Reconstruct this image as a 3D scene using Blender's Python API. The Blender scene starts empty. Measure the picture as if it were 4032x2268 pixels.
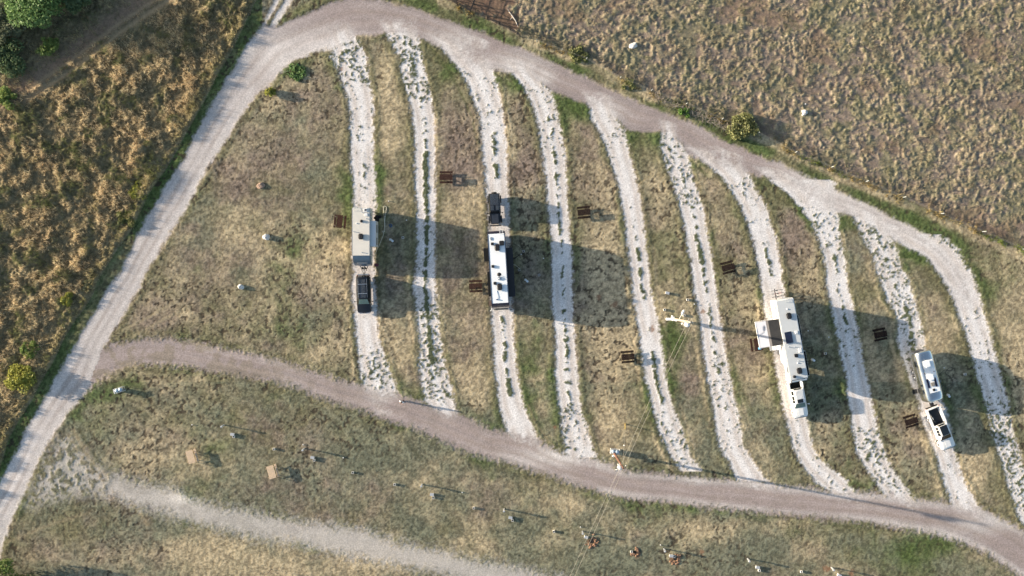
import bpy, bmesh, math, random
import numpy as np
from mathutils import Vector, Matrix, Euler
random.seed(7); rng = np.random.default_rng(11)
D2R = math.radians
sc = bpy.context.scene
C = sc.collection
# ------------------------------------------------------------------ camera, sky, sun
CAM_H = 128.0
SRC = 144.0 / 4032.0            # metres per pixel of the 4032-wide photograph at ground level
cam = bpy.data.cameras.new('camera'); cam.lens = 32.0; cam.sensor_width = 36.0
cam.clip_start = 1.0; cam.clip_end = 4000.0
camo = bpy.data.objects.new('camera', cam); C.objects.link(camo)
camo.location = (0, 0, CAM_H); camo.rotation_euler = (0, 0, 0)
sc.camera = camo
SUN_EL = math.atan(0.205); SH_A = D2R(11.0)      # elevation; shadows run right and slightly down
sd = Vector((math.cos(SUN_EL)*math.cos(SH_A), -math.cos(SUN_EL)*math.sin(SH_A), -math.sin(SUN_EL)))
sun = bpy.data.lights.new('sun', 'SUN'); sun.energy = 5.0; sun.angle = D2R(0.5); sun.color = (1.0, 0.86, 0.69)
suno = bpy.data.objects.new('sun', sun); C.objects.link(suno)
suno.rotation_euler = sd.to_track_quat('-Z', 'Y').to_euler(); suno.location = (-60, 12, 40)
w = bpy.data.worlds.new('World'); sc.world = w; w.use_nodes = True
nt = w.node_tree; nt.nodes.clear()
sky = nt.nodes.new('ShaderNodeTexSky'); sky.sky_type = 'NISHITA'; sky.sun_disc = False
sky.sun_elevation = SUN_EL; sky.sun_rotation = math.atan2(-sd.x, -sd.y)
sky.air_density = 1.0; sky.dust_density = 1.5; sky.ozone_density = 1.0
bg = nt.nodes.new('ShaderNodeBackground'); bg.inputs['Strength'].default_value = 0.106
wo = nt.nodes.new('ShaderNodeOutputWorld')
nt.links.new(sky.outputs[0], bg.inputs['Color']); nt.links.new(bg.outputs[0], wo.inputs['Surface'])
sc.view_settings.view_transform = 'Standard'; sc.view_settings.look = 'None'
sc.view_settings.exposure = 1.25; sc.view_settings.gamma = 1.0
# ------------------------------------------------------------------ coordinates
def P(px, py, h=0.0):           # pixel of the photograph, height -> place in the world
    k = SRC * (CAM_H - h) / CAM_H
    return Vector(((px - 2016) * k, (1134 - py) * k, h))
UK = 4032 / 2576
def U(u, v, h=0.0): return P(u * UK, v * UK, h)
US = SRC * UK                   # metres per u unit
# ------------------------------------------------------------------ materials
MATS = {}
def mat(name, col, rough=0.6, metal=0.0, var=0.12, scale=3.0, spec=0.5, coat=0.0, bump=0.0, bscale=20.0, emis=None, trans=0.0):
    if name in MATS: return MATS[name]
    m = bpy.data.materials.new(name); m.use_nodes = True; n = m.node_tree; b = n.nodes['Principled BSDF']
    b.inputs['Roughness'].default_value = rough; b.inputs['Metallic'].default_value = metal
    b.inputs['Specular IOR Level'].default_value = spec; b.inputs['Coat Weight'].default_value = coat
    b.inputs['Coat Roughness'].default_value = 0.08
    tc = n.nodes.new('ShaderNodeTexCoord'); no = n.nodes.new('ShaderNodeTexNoise')
    no.inputs['Scale'].default_value = scale; no.inputs['Detail'].default_value = 6; no.inputs['Roughness'].default_value = 0.65
    n.links.new(tc.outputs['Object'], no.inputs['Vector'])
    r = n.nodes.new('ShaderNodeValToRGB'); r.color_ramp.elements[0].position = 0.3; r.color_ramp.elements[1].position = 0.7
    c = np.array(col[:3]); lo = np.clip(c * (1 - var), 0, 1); hi = np.clip(c * (1 + var), 0, 1)
    r.color_ramp.elements[0].color = (*lo, 1); r.color_ramp.elements[1].color = (*hi, 1)
    n.links.new(no.outputs['Fac'], r.inputs['Fac']); n.links.new(r.outputs['Color'], b.inputs['Base Color'])
    if bump:
        n2 = n.nodes.new('ShaderNodeTexNoise'); n2.inputs['Scale'].default_value = bscale; n2.inputs['Detail'].default_value = 4
        n.links.new(tc.outputs['Object'], n2.inputs['Vector'])
        bp = n.nodes.new('ShaderNodeBump'); bp.inputs['Strength'].default_value = bump; bp.inputs['Distance'].default_value = 0.05
        n.links.new(n2.outputs['Fac'], bp.inputs['Height']); n.links.new(bp.outputs['Normal'], b.inputs['Normal'])
    MATS[name] = m; return m
def attr_mat(name, fine=0.35, rough=0.95, two=False, s1=7.0, s2=26.0):
    m = bpy.data.materials.new(name); m.use_nodes = True; n = m.node_tree; b = n.nodes['Principled BSDF']
    b.inputs['Roughness'].default_value = rough; b.inputs['Specular IOR Level'].default_value = 0.15
    a = n.nodes.new('ShaderNodeAttribute'); a.attribute_name = 'Col'
    tc = n.nodes.new('ShaderNodeTexCoord')
    n1 = n.nodes.new('ShaderNodeTexNoise'); n1.inputs['Scale'].default_value = s1; n1.inputs['Detail'].default_value = 8; n1.inputs['Roughness'].default_value = 0.7
    n.links.new(tc.outputs['Object'], n1.inputs['Vector'])
    mr = n.nodes.new('ShaderNodeMapRange'); mr.inputs['From Min'].default_value = 0.3; mr.inputs['From Max'].default_value = 0.7
    mr.inputs['To Min'].default_value = 1 - fine; mr.inputs['To Max'].default_value = 1 + fine
    n.links.new(n1.outputs['Fac'], mr.inputs['Value'])
    vm = n.nodes.new('ShaderNodeVectorMath'); vm.operation = 'SCALE'
    n.links.new(a.outputs['Color'], vm.inputs[0]); n.links.new(mr.outputs['Result'], vm.inputs['Scale'])
    n.links.new(vm.outputs[0], b.inputs['Base Color'])
    if not two:
        n2 = n.nodes.new('ShaderNodeTexNoise'); n2.inputs['Scale'].default_value = s2; n2.inputs['Detail'].default_value = 3
        n.links.new(tc.outputs['Object'], n2.inputs['Vector'])
        bp = n.nodes.new('ShaderNodeBump'); bp.inputs['Strength'].default_value = 0.5; bp.inputs['Distance'].default_value = 0.03
        n.links.new(n2.outputs['Fac'], bp.inputs['Height']); n.links.new(bp.outputs['Normal'], b.inputs['Normal'])
    else:
        tr = n.nodes.new('ShaderNodeBsdfTranslucent'); mx = n.nodes.new('ShaderNodeMixShader'); mx.inputs[0].default_value = 0.3
        n.links.new(vm.outputs[0], tr.inputs['Color'])
        n.links.new(b.outputs[0], mx.inputs[1]); n.links.new(tr.outputs[0], mx.inputs[2])
        n.links.new(mx.outputs[0], n.nodes['Material Output'].inputs['Surface'])
    return m
# ------------------------------------------------------------------ numpy noise on (x, y)
def vnoise(x, y, freq, seed):
    r = np.random.default_rng(seed); N = 256
    g = r.random((N, N)).astype(np.float32)
    fx = x * freq + 1000.37 + seed * 3.1; fy = y * freq + 1000.71 + seed * 1.7
    ix = np.floor(fx).astype(np.int64); iy = np.floor(fy).astype(np.int64)
    tx = (fx - ix).astype(np.float32); ty = (fy - iy).astype(np.float32)
    tx = tx * tx * (3 - 2 * tx); ty = ty * ty * (3 - 2 * ty)
    a = g[iy % N, ix % N]; b = g[iy % N, (ix + 1) % N]; c = g[(iy + 1) % N, ix % N]; d = g[(iy + 1) % N, (ix + 1) % N]
    return (a * (1 - tx) + b * tx) * (1 - ty) + (c * (1 - tx) + d * tx) * ty
def fbm(x, y, freq, seed, octs=4, gain=0.55):
    s = 0; a = 1; t = 0
    for i in range(octs):
        ca, sa = math.cos(0.6 * i), math.sin(0.6 * i)
        s = s + a * vnoise(x * ca - y * sa, x * sa + y * ca, freq * 2.03 ** i, seed + 17 * i); t += a; a *= gain
    return s / t
def sstep(a, b, x): t = np.clip((x - a) / (b - a), 0, 1); return t * t * (3 - 2 * t)
def polysdf(poly, X, Y):         # metres, positive inside; poly in u units
    p = np.array([[(u - 1288) * US, (724.5 - v) * US] for u, v in poly])
    d = np.full(X.shape, 1e9); ins = np.zeros(X.shape, bool)
    for i in range(len(p)):
        a = p[i]; b = p[(i + 1) % len(p)]; e = b - a; L = (e ** 2).sum() + 1e-12
        t = np.clip(((X - a[0]) * e[0] + (Y - a[1]) * e[1]) / L, 0, 1)
        d = np.minimum(d, (X - a[0] - t * e[0]) ** 2 + (Y - a[1] - t * e[1]) ** 2)
        cr = (a[1] > Y) != (b[1] > Y)
        ins ^= cr & (X < (b[0] - a[0]) * (Y - a[1]) / (b[1] - a[1] + 1e-12) + a[0])
    d = np.sqrt(d); return np.where(ins, d, -d)
# ------------------------------------------------------------------ layout (u units: photograph scaled to 2576 wide)
ROADA_OUT = [(-170,1560),(-110,1400),(-60,1300),(0,1212),(20,1174),(42,1137),(60,1087),(75,1062),(105,1012),(140,950),(175,890),(205,837),(237,787),(270,724),(300,687),(332,625),(357,570),(390,512),(425,455),(465,395),(490,337),(525,275),(550,232),(582,180),(610,130),(644,85),(662,62),
 (690,68),(694,67),(739,50),(784,27),(834,5),(869,-3),(910,-6),(956,0),(1006,12),(1049,22),(1089,37),(1131,52),(1176,67),(1219,82),(1256,100),(1288,113),(1338,132),(1408,165),(1450,185),(1508,210),(1563,237),(1613,260),(1678,285),(1738,307),(1778,327),(1828,360),(1850,368),(1932,402),(1970,412),(2014,437),(2057,455),(2095,475),(2132,492),(2170,507),(2220,532),(2257,552),(2307,575),(2352,601),(2392,630),(2424,664),(2447,700),(2462,745),(2472,780)]
ROADA_IN = [(2407,780),(2382,724),(2364,692),(2337,657),(2307,632),(2269,620),(2239,597),(2200,575),(2160,548),(2130,538),(2105,535),(2057,530),(2015,500),(1982,478),(1932,448),(1888,440),(1850,432),(1805,428),(1763,405),(1728,385),(1713,362),(1690,345),(1663,333),(1620,335),(1570,325),(1553,300),(1515,285),(1480,267),(1440,248),(1400,235),(1363,212),(1330,195),(1288,185),(1265,180),(1239,175),(1200,185),(1174,180),(1134,150),(1109,120),(1069,100),(1040,92),(969,84),(930,90),(894,92),(870,110),(836,125),(819,127),(794,130),(756,145),(726,160),(706,185),(681,212),(644,240),(620,280),(592,312),(570,350),(550,385),(525,420),(500,462),(480,510),(457,545),(425,592),(410,620),(377,670),(355,717),(322,775),(297,817),(275,852),(262,872),
 (232,972),(215,992),(187,1022),(160,1054),(142,1084),(117,1124),(100,1154),(82,1199),(62,1242),(40,1287),(20,1337),(5,1387),(-20,1450),(-60,1560)]
ROAD_A = ROADA_OUT + ROADA_IN
ROAD_B = [(215,900),(262,872),(275,868),(312,860),(350,855),(425,852),(500,862),(550,875),(644,895),(719,912),(794,937),(869,960),(909,967),(969,980),(1006,990),(1069,1015),(1144,1037),(1194,1060),(1232,1080),(1338,1095),(1375,1119),(1413,1139),(1438,1144),(1513,1162),(1575,1184),(1638,1192),(1713,1197),(1763,1202),(1850,1207),(1932,1212),(1982,1224),(2045,1226),(2082,1237),(2157,1237),(2207,1240),(2302,1254),(2387,1264),(2457,1274),(2507,1299),(2572,1332),(2660,1390),(2760,1470),
 (2740,1580),(2700,1530),(2600,1465),(2564,1447),(2532,1424),(2482,1392),(2432,1369),(2357,1344),(2257,1327),(2157,1312),(2057,1302),(1932,1292),(1788,1277),(1688,1264),(1588,1257),(1513,1242),(1438,1217),(1363,1192),(1288,1167),(1219,1152),(1144,1124),(1069,1089),(994,1064),(944,1047),(894,1024),(844,1014),(794,994),(744,974),(669,957),(644,954),(587,942),(525,932),(450,919),(362,914),(312,922),(262,949),(232,972),(195,1000),(180,950)]
TRACK_N = [(691,-160),(755,-160),(760,-60),(731,0),(726,12),(699,62),(690,80),(660,130),(630,140),(640,95),(662,60),(691,0),(700,-60)]
TRACK_C = [(290,1200),(330,1215),(360,1224),(400,1234),(445,1242),(465,1262),(550,1282),(644,1300),(744,1319),(869,1332),(941,1352),(994,1372),(1069,1389),(1119,1394),(1169,1414),(1288,1434),(1400,1462),(1560,1510),(1700,1610),(1500,1610),(1300,1520),(1169,1452),(1069,1427),(969,1407),(869,1387),(769,1364),(644,1342),(550,1324),(475,1303),(412,1282),(340,1262),(270,1235)]
SPOT_D = [(150,1085),(175,1095),(200,1125),(235,1160),(290,1195),(360,1225),(440,1245),(420,1272),(340,1262),(250,1255),(190,1250),(110,1270),(60,1280),(85,1205),(120,1130)]
FENCE = [(1000,-170),(1060,-60),(1119,0),(1184,32),(1226,50),(1288,82),(1350,105),(1475,150),(1538,185),(1613,225),(1663,245),(1738,270),(1825,305),(1888,325),(1932,350),(1997,383),(2088,423),(2176,460),(2269,500),(2364,540),(2469,587),(2571,628),(2760,710)]
NE = FENCE + [(2900,710),(2900,-300),(1000,-300)]
NWE = [(-20,1240),(7,1160),(25,1102),(50,1057),(82,1007),(107,957),(135,912),(162,855),(190,807),(215,775),(237,740),(245,712),(270,670),(307,612),(335,575),(362,517),(375,487),(420,425),(450,375),(462,350),(512,262),(550,187),(585,130),(640,12),(690,-60),(740,-170)]
NW = [(-200,1560),(-120,1400)] + NWE + [(-200,-300)]
# lanes: left and right edges (monotonic in v), centre-weed spans, speckle spans
LANES = [
 dict(L=[(836,130),(836,145),(851,180),(864,217),(876,250),(881,300),(881,387),(886,437),(890,475),(889,512),(885,627),(889,675),(883,724),(891,787),(894,837),(899,874),(904,924),(909,964),(935,1010)],
      R=[(894,92),(909,115),(921,145),(926,187),(936,237),(941,275),(939,362),(941,412),(944,462),(946,525),(944,600),(941,672),(948,762),(949,812),(956,862),(969,894),(981,937),(994,964),(1000,1010)],
      w=[(100,170,.5),(380,520,.45),(780,830,.2)], s=[(90,220,.5),(220,520,.12),(880,1010,.55)]),
 dict(L=[(969,82),(986,112),(1005,150),(1012,200),(1029,250),(1039,300),(1044,362),(1044,437),(1046,487),(1049,550),(1049,612),(1046,675),(1041,722),(1045,750),(1048,800),(1054,850),(1054,912),(1059,962),(1069,1007),(1089,1030),(1134,1069)],
      R=[(1054,100),(1059,130),(1069,175),(1079,212),(1086,250),(1094,300),(1094,412),(1096,487),(1096,587),(1094,662),(1094,724),(1101,787),(1109,850),(1116,900),(1129,950),(1141,994),(1144,1020),(1150,1045),(1134,1069)],
      w=[(120,380,.5),(380,620,1.0),(620,920,.85)], s=[(85,260,.6),(560,760,.3),(760,1010,.6)]),
 dict(L=[(1109,120),(1134,150),(1159,180),(1174,207),(1189,245),(1204,287),(1211,325),(1214,387),(1221,437),(1224,487),(1229,562),(1233,700),(1236,787),(1241,850),(1244,912),(1251,974),(1256,1024),(1264,1050),(1274,1087),(1300,1120)],
      R=[(1239,172),(1251,212),(1264,262),(1269,312),(1274,362),(1274,412),(1279,487),(1281,562),(1285,700),(1288,774),(1293,850),(1298,912),(1305,962),(1315,1012),(1330,1050),(1343,1075),(1350,1100)],
      w=[(330,460,.7),(790,1000,.7)], s=[(150,330,.22)]),
 dict(L=[(1288,185),(1313,212),(1330,245),(1343,275),(1355,312),(1360,362),(1370,425),(1375,475),(1378,525),(1385,575),(1387,625),(1388,675),(1388,724),(1390,774),(1398,837),(1398,900),(1395,937),(1400,975),(1408,1025),(1415,1087),(1425,1150)],
      R=[(1363,210),(1388,232),(1398,265),(1408,312),(1418,362),(1423,400),(1425,462),(1428,512),(1433,587),(1438,637),(1440,724),(1443,800),(1448,875),(1453,937),(1458,987),(1460,1030),(1473,1062),(1480,1087),(1500,1150)],
      w=[(280,600,.6),(600,760,.5),(760,1030,.7)], s=[(190,400,.25),(1020,1140,.5)]),
 dict(L=[(1480,267),(1488,300),(1508,332),(1523,362),(1533,400),(1548,437),(1558,475),(1563,512),(1573,562),(1578,612),(1583,650),(1590,724),(1598,774),(1608,837),(1615,900),(1623,950),(1635,1000),(1648,1050),(1658,1087),(1668,1112),(1688,1150),(1713,1187)],
      R=[(1553,300),(1570,330),(1578,362),(1590,412),(1600,450),(1608,487),(1615,537),(1620,575),(1625,625),(1633,675),(1635,724),(1645,762),(1658,825),(1665,875),(1673,937),(1683,987),(1698,1037),(1718,1087),(1738,1150),(1763,1180)],
      w=[(500,620,.4),(620,760,.75),(760,860,.3),(880,1020,.8)], s=[(280,400,.2),(1040,1180,.45)]),
 dict(L=[(1663,333),(1660,375),(1675,412),(1688,450),(1698,482),(1710,517),(1720,562),(1728,612),(1738,662),(1745,724),(1753,762),(1763,825),(1770,887),(1780,950),(1788,1000),(1798,1050),(1803,1087),(1810,1125),(1833,1162),(1850,1200)],
      R=[(1713,360),(1728,387),(1740,432),(1753,475),(1768,517),(1775,562),(1783,612),(1793,662),(1800,724),(1808,774),(1818,837),(1825,887),(1838,950),(1848,1000),(1860,1050),(1865,1087),(1873,1125),(1900,1170),(1930,1210)],
      w=[(420,560,.45),(560,700,.85),(700,830,.6),(830,960,.6)], s=[(340,520,.45),(900,1130,.35)]),
 dict(L=[(1763,403),(1805,435),(1833,467),(1858,507),(1875,550),(1890,595),(1900,637),(1910,687),(1915,724),(1920,762),(1925,800),(1938,850),(1947,900),(1957,962),(1970,1025),(1985,1087),(2000,1137),(2020,1175),(2045,1207),(2082,1235)],
      R=[(1888,445),(1900,475),(1923,512),(1932,532),(1940,570),(1952,600),(1960,645),(1965,675),(1970,724),(1985,800),(1998,900),(2015,1000),(2027,1047),(2037,1100),(2045,1125),(2062,1155),(2095,1182),(2127,1207),(2152,1240)],
      w=[(600,700,.6)], s=[(430,560,.12),(1060,1240,.15)]),
 dict(L=[(1932,452),(1982,487),(2015,525),(2040,557),(2057,600),(2072,637),(2077,675),(2080,724),(2087,755),(2095,787),(2105,837),(2117,900),(2130,950),(2132,987),(2140,1037),(2147,1087),(2152,1125),(2172,1170),(2190,1192),(2220,1237)],
      R=[(2105,535),(2112,587),(2120,625),(2127,675),(2132,724),(2142,757),(2152,805),(2162,850),(2172,912),(2182,962),(2190,1000),(2200,1050),(2207,1087),(2222,1125),(2240,1170),(2265,1212),(2290,1237),(2300,1258)],
      w=[(640,820,.6),(820,1000,.25)], s=[(500,640,.5),(800,900,.2),(1080,1250,.5)]),
 dict(L=[(2145,545),(2170,600),(2192,637),(2207,687),(2220,724),(2230,755),(2252,787),(2262,812),(2257,850),(2265,887),(2285,950),(2315,1020),(2317,1050),(2332,1087),(2342,1117),(2357,1150),(2367,1187),(2382,1232),(2392,1272),(2450,1315),(2529,1359)],
      R=[(2237,595),(2257,632),(2265,670),(2282,695),(2292,724),(2299,749),(2312,794),(2322,837),(2327,874),(2345,930),(2365,1000),(2382,1037),(2395,1100),(2402,1137),(2412,1169),(2427,1212),(2447,1249),(2469,1282),(2502,1317),(2540,1357)],
      w=[(640,740,.45),(760,900,.8)], s=[(550,720,.5),(720,960,.4),(1080,1300,.15)]),
 dict(L=[(2239,590),(2269,618),(2307,632),(2337,657),(2364,692),(2382,724),(2399,757),(2414,800),(2432,850),(2447,900),(2459,950),(2474,1000),(2489,1050),(2494,1087),(2502,1112),(2527,1187),(2544,1250),(2557,1287),(2572,1317),(2640,1385)],
      R=[(2380,600),(2407,625),(2422,657),(2445,685),(2460,725),(2467,757),(2482,812),(2500,880),(2517,945),(2537,1012),(2547,1085),(2554,1112),(2572,1162),(2600,1250),(2650,1370)],
      w=[], s=[(580,760,.55),(760,1000,.25),(1000,1300,.6)]),
]
SPEC = 0
# ------------------------------------------------------------------ ground classification on a fine grid
SP = 0.14
xs = np.arange(-80, 80 + SP / 2, SP); ys = np.arange(-47, 47 + SP / 2, SP)
GX, GY = np.meshgrid(xs, ys); SH = GX.shape
uu = GX / US + 1288; vv = 724.5 - GY / US
edge_n = (fbm(GX, GY, 0.7, 5, 3) - 0.5) * 0.7 + (fbm(GX, GY, 2.4, 6, 3, .75) - 0.5) * 1.1
sA = polysdf(ROAD_A, GX, GY); sB = polysdf(ROAD_B, GX, GY); sN = polysdf(TRACK_N, GX, GY)
sC = polysdf(TRACK_C, GX, GY); sS = polysdf(SPOT_D, GX, GY)
sNE = polysdf(NE, GX, GY); sNW = polysdf(NW, GX, GY)
def pld(pl):
    p = np.array([[(u - 1288) * US, (724.5 - v) * US] for u, v in pl]); d = np.full(SH, 1e9)
    for a, b in zip(p, p[1:]):
        e = b - a; t = np.clip(((GX - a[0]) * e[0] + (GY - a[1]) * e[1]) / ((e ** 2).sum() + 1e-9), 0, 1)
        d = np.minimum(d, (GX - a[0] - t * e[0]) ** 2 + (GY - a[1] - t * e[1]) ** 2)
    return np.sqrt(d)
dOu = pld(ROADA_OUT)
laneid = np.full(SH, -1); lane_s = np.full(SH, -9.0); lane_t = np.zeros(SH); cw = np.zeros(SH); spk = np.zeros(SH)
for i, ln in enumerate(LANES):
    L = np.array(ln['L'], float); R = np.array(ln['R'], float); w0 = min(L[:, 1].min(), R[:, 1].min()); w1 = max(L[:, 1].max(), R[:, 1].max())
    L = L[np.argsort(L[:, 1])]; R = R[np.argsort(R[:, 1])]
    def ext(A, k, sg, q):
        d = (A[k] - A[q]); d = d / max(abs(d[1]), 4); return [A[k][0] + d[0] * 34, A[k][1] + sg * 34]
    L = np.vstack([ext(L, 0, -1, 2), L, ext(L, -1, 1, -3)]); R = np.vstack([ext(R, 0, -1, 2), R, ext(R, -1, 1, -3)])
    uL = np.interp(vv, L[:, 1], L[:, 0]); uR = np.interp(vv, R[:, 1], R[:, 0])
    v0 = min(L[0, 1], R[0, 1]); v1 = max(L[-1, 1], R[-1, 1])
    if i == 1: v1 = 1075
    sl = np.gradient((np.interp(np.arange(0, 1500), L[:, 1], L[:, 0]) + np.interp(np.arange(0, 1500), R[:, 1], R[:, 0])) / 2)
    cs = 1 / np.sqrt(1 + np.interp(vv, np.arange(0, 1500), sl) ** 2)
    s = np.minimum(uu - uL, uR - uu) * US * cs
    s = np.minimum(s, np.minimum(vv - v0, v1 - vv) * US)
    s = np.where((vv < w0) | (vv > w1), np.minimum(s, np.maximum(sA, sB) - .1), s); s = np.where((sNE > -1.5) | ((vv < w0) & (dOu < .9)), -9, s)
    t = (uu - uL) / np.maximum(uR - uL, 1)
    better = s > lane_s
    lane_s = np.where(better, s, lane_s); laneid = np.where(better & (s > -0.3), i, laneid)
    lane_t = np.where(better, t, lane_t)
    for (a, b, q) in ln['w']:
        k = sstep(a - 12, a + 12, vv) * (1 - sstep(b - 12, b + 12, vv)) * q
        cw = np.where(better, np.maximum(np.where(s > -0.5, 0, 0), k), cw) if a == ln['w'][0][0] else np.where(better, np.maximum(cw, k), cw)
    if not ln['w']: cw = np.where(better, 0, cw)
    sp_ = np.zeros(SH)
    for (a, b, q) in ln['s']:
        sp_ = np.maximum(sp_, sstep(a - 20, a + 20, vv) * (1 - sstep(b - 20, b + 20, vv)) * q)
    spk = np.where(better, sp_, spk)
fe = (fbm(GX, GY, 3.6, 8, 2, .9) - .5)
lane_g = sstep(-0.30, 0.30, lane_s + edge_n * 0.34 + fe * 0.75)
roadA_g = sstep(-0.25, 0.35, sA + edge_n * 0.7); roadB_g = sstep(-0.6, 0.6, sB + edge_n * 0.5 + fe * 1.6)
N_g = sstep(-0.2, 0.3, sN + edge_n * 0.6)
# green line between the two wheel tracks of the north track
gl = np.interp(vv, [-160, 0, 60, 100, 130], [727, 711, 675, 652, 640]); N_g = N_g * sstep(0.12, 0.45, np.abs(uu - gl) * US * 0.85 + edge_n * 0.3)
C_g = sstep(-1.3, 1.3, sC + 0.5 + edge_n * 1.0 + fe * 2.0)
S_g = sstep(-1.2, 1.8, sS + edge_n * 1.5) * sstep(0.38, 0.60, fbm(GX, GY, 1.6, 71, 3, .7) + 0.06 * sstep(150, 300, uu))
blob = fbm(GX, GY, 3.4, 31, 2, 0.6) * .8 + .2 * fbm(GX, GY, .5, 33, 2)
dens = np.clip(spk, 0, 1)
weed = sstep(-0.02, 0.09, blob - (0.76 - 0.36 * dens)) * (dens > 0.01)
cstrip = cw * np.exp(-((lane_t - 0.52) / 0.15) ** 2)
blob2 = fbm(GX, GY, 2.2, 32, 2, 0.7)
weed = np.maximum(weed, sstep(-0.03, 0.12, cstrip * 0.88 - blob2 + 0.03) * (cstrip > 0.02))
roadmask = np.maximum.reduce([roadA_g, roadB_g])
weed = weed * (1 - 0.9 * sstep(0.3, 1.2, np.maximum(sA, sB)))
lane_only = lane_g
grav = np.maximum.reduce([lane_only * (1 - weed), roadA_g, roadB_g, N_g, C_g, S_g])
# ------------------------------------------------------------------ colours (albedo)
PAL = dict(D=(.455,.372,.238), O=(.172,.160,.088), G=(.090,.125,.042), B=(.235,.182,.145), K=(.170,.175,.120))
PATCH = [(745,182,45,14,0,'G',2.0),(700,330,120,120,0,'K',.6),(690,340,110,110,0,'B',.7),(730,640,60,120,0,'G',.8),(720,850,80,50,0,'G',1.5),(650,590,130,55,0,'D',.8),(480,790,110,35,-35,'D',1.2),
 (620,650,70,80,0,'B',1.0),(810,650,60,110,0,'D',.9),(560,450,120,60,-40,'B',.8),(860,470,22,70,0,'G',1.5),(740,520,100,60,0,'B',.6),(540,580,80,60,-40,'K',.7),(820,870,70,40,20,'D',1.0),(670,480,60,40,0,'O',.6),(400,830,90,20,0,'O',.8),
 (960,130,45,50,0,'O',1.2),(975,230,28,110,0,'D',1.7),(970,350,30,70,0,'D',1.3),(995,460,25,50,0,'B',.8),(955,480,14,60,0,'G',1.2),(990,850,40,110,0,'D',1.1),(1010,905,26,26,0,'G',1.1),
 (1120,180,34,90,-20,'G',2.0),(1150,330,45,80,0,'B',1.4),(1160,440,50,80,0,'B',.9),(1160,500,50,50,0,'D',.7),(1200,850,50,160,0,'D',.9),(1160,900,40,120,0,'B',.7),(1200,1000,30,50,0,'D',1.0),
 (1300,230,30,60,-20,'G',1.0),(1310,330,30,80,0,'O',.9),(1320,420,40,80,0,'B',1.3),(1340,850,40,120,0,'G',1.1),(1350,1000,40,70,0,'D',.7),(1370,940,20,60,0,'D',.8),
 (1440,290,36,60,-20,'G',1.9),(1480,400,50,80,0,'B',.9),(1530,480,40,110,0,'D',1.1),(1530,620,60,120,0,'D',1.4),(1500,720,60,100,0,'K',.6),(1540,880,60,150,0,'D',1.8),(1530,1050,60,90,0,'D',1.3),(1620,1100,30,60,0,'O',.8),
 (1640,390,50,40,0,'O',1.1),(1660,520,30,90,0,'D',1.5),(1690,650,30,90,0,'D',.7),(1690,860,48,120,0,'G',1.5),(1730,980,30,60,0,'B',1.0),(1740,1120,34,60,0,'D',1.2),
 (1790,470,40,60,-20,'B',1.3),(1760,420,22,50,-20,'G',.9),(1840,620,50,100,0,'B',.9),(1860,740,45,60,0,'D',.9),(1830,700,30,90,0,'O',.8),(1880,960,50,110,0,'B',1.0),(1850,850,30,60,0,'O',.8),(1900,1130,50,90,0,'D',1.7),
 (1950,500,40,50,-30,'O',1.0),(1990,620,40,90,-10,'B',1.5),(2050,650,20,110,-10,'D',1.0),(2050,900,50,120,0,'K',.9),(2070,1110,30,90,-20,'D',1.6),(2090,1180,25,40,-20,'O',.8),
 (2130,620,26,60,-10,'G',1.4),(2170,720,30,80,-10,'O',1.1),(2200,640,20,60,-20,'D',1.0),(2230,930,50,90,0,'K',.8),(2260,1120,50,70,-20,'D',.9),(2240,1080,30,60,-20,'G',.6),(2330,1210,40,50,0,'O',.9),
 (2300,640,40,50,-30,'G',1.3),(2340,720,30,60,-20,'O',.9),(2360,850,50,120,-15,'D',1.6),(2410,1000,30,60,-15,'K',.8),(2440,1190,45,90,-20,'D',1.8),(2480,1120,30,90,-20,'O',.6),
 (2520,700,70,90,-30,'G',1.3),(2490,640,60,40,-30,'O',1.0),(2560,800,60,100,0,'D',.9),(2550,950,50,100,0,'D',1.2),
 (250,985,80,45,-35,'G',2.2),(210,1060,60,40,-35,'G',1.0),(330,960,60,25,0,'G',1.0),(410,1060,120,40,0,'O',.7),(440,1100,80,30,0,'B',.7),(330,1140,90,50,30,'D',1.0),(480,1130,120,60,0,'D',.6),(580,1180,100,60,0,'D',.6),
 (900,1180,260,70,10,'K',1.0),(800,1060,160,30,12,'O',.5),(620,990,140,25,8,'O',.8),(1080,1200,120,50,20,'D',.8),(1240,1220,80,60,30,'D',.9),(1000,1320,200,60,10,'K',.8),(1450,1260,120,30,10,'D',.9),(1180,1130,90,22,20,'D',1.0),
 (500,1390,360,60,3,'D',2.4),(180,1330,120,30,-25,'O',.6),(270,1400,60,40,0,'B',.6),(850,1440,240,50,8,'D',2.2),(330,1440,200,20,0,'K',.8),(650,1340,200,14,8,'B',.6),
 (2250,1400,260,60,0,'G',1.2),(2330,1365,120,30,12,'G',1.4),(1900,1320,330,22,3,'D',1.1),(1700,1400,400,50,3,'K',1.1),(1450,1400,120,60,0,'O',.8),(2400,1420,100,30,15,'O',1.0)]
wts = {k: np.zeros(SH) for k in PAL}
wts['O'] += .45; wts['K'] += .40; wts['D'] += .62; wts['B'] += .50; wts['G'] += -.15
for (pu, pv, ru, rv, an, ty, am) in PATCH:
    a = D2R(an); du = uu - pu; dv = vv - pv
    e = ((du * math.cos(a) - dv * math.sin(a)) / ru) ** 2 + ((du * math.sin(a) + dv * math.cos(a)) / rv) ** 2
    wts[ty] += 1.15 * am * np.exp(-e * 1.1)
lower = sstep(-6, 2, -sB) * (vv > 950)
wts['K'] += 0.85 * (vv > 960); wts['G'] += .25 * (vv > 960); wts['D'] -= .15 * (vv > 960)
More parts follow.
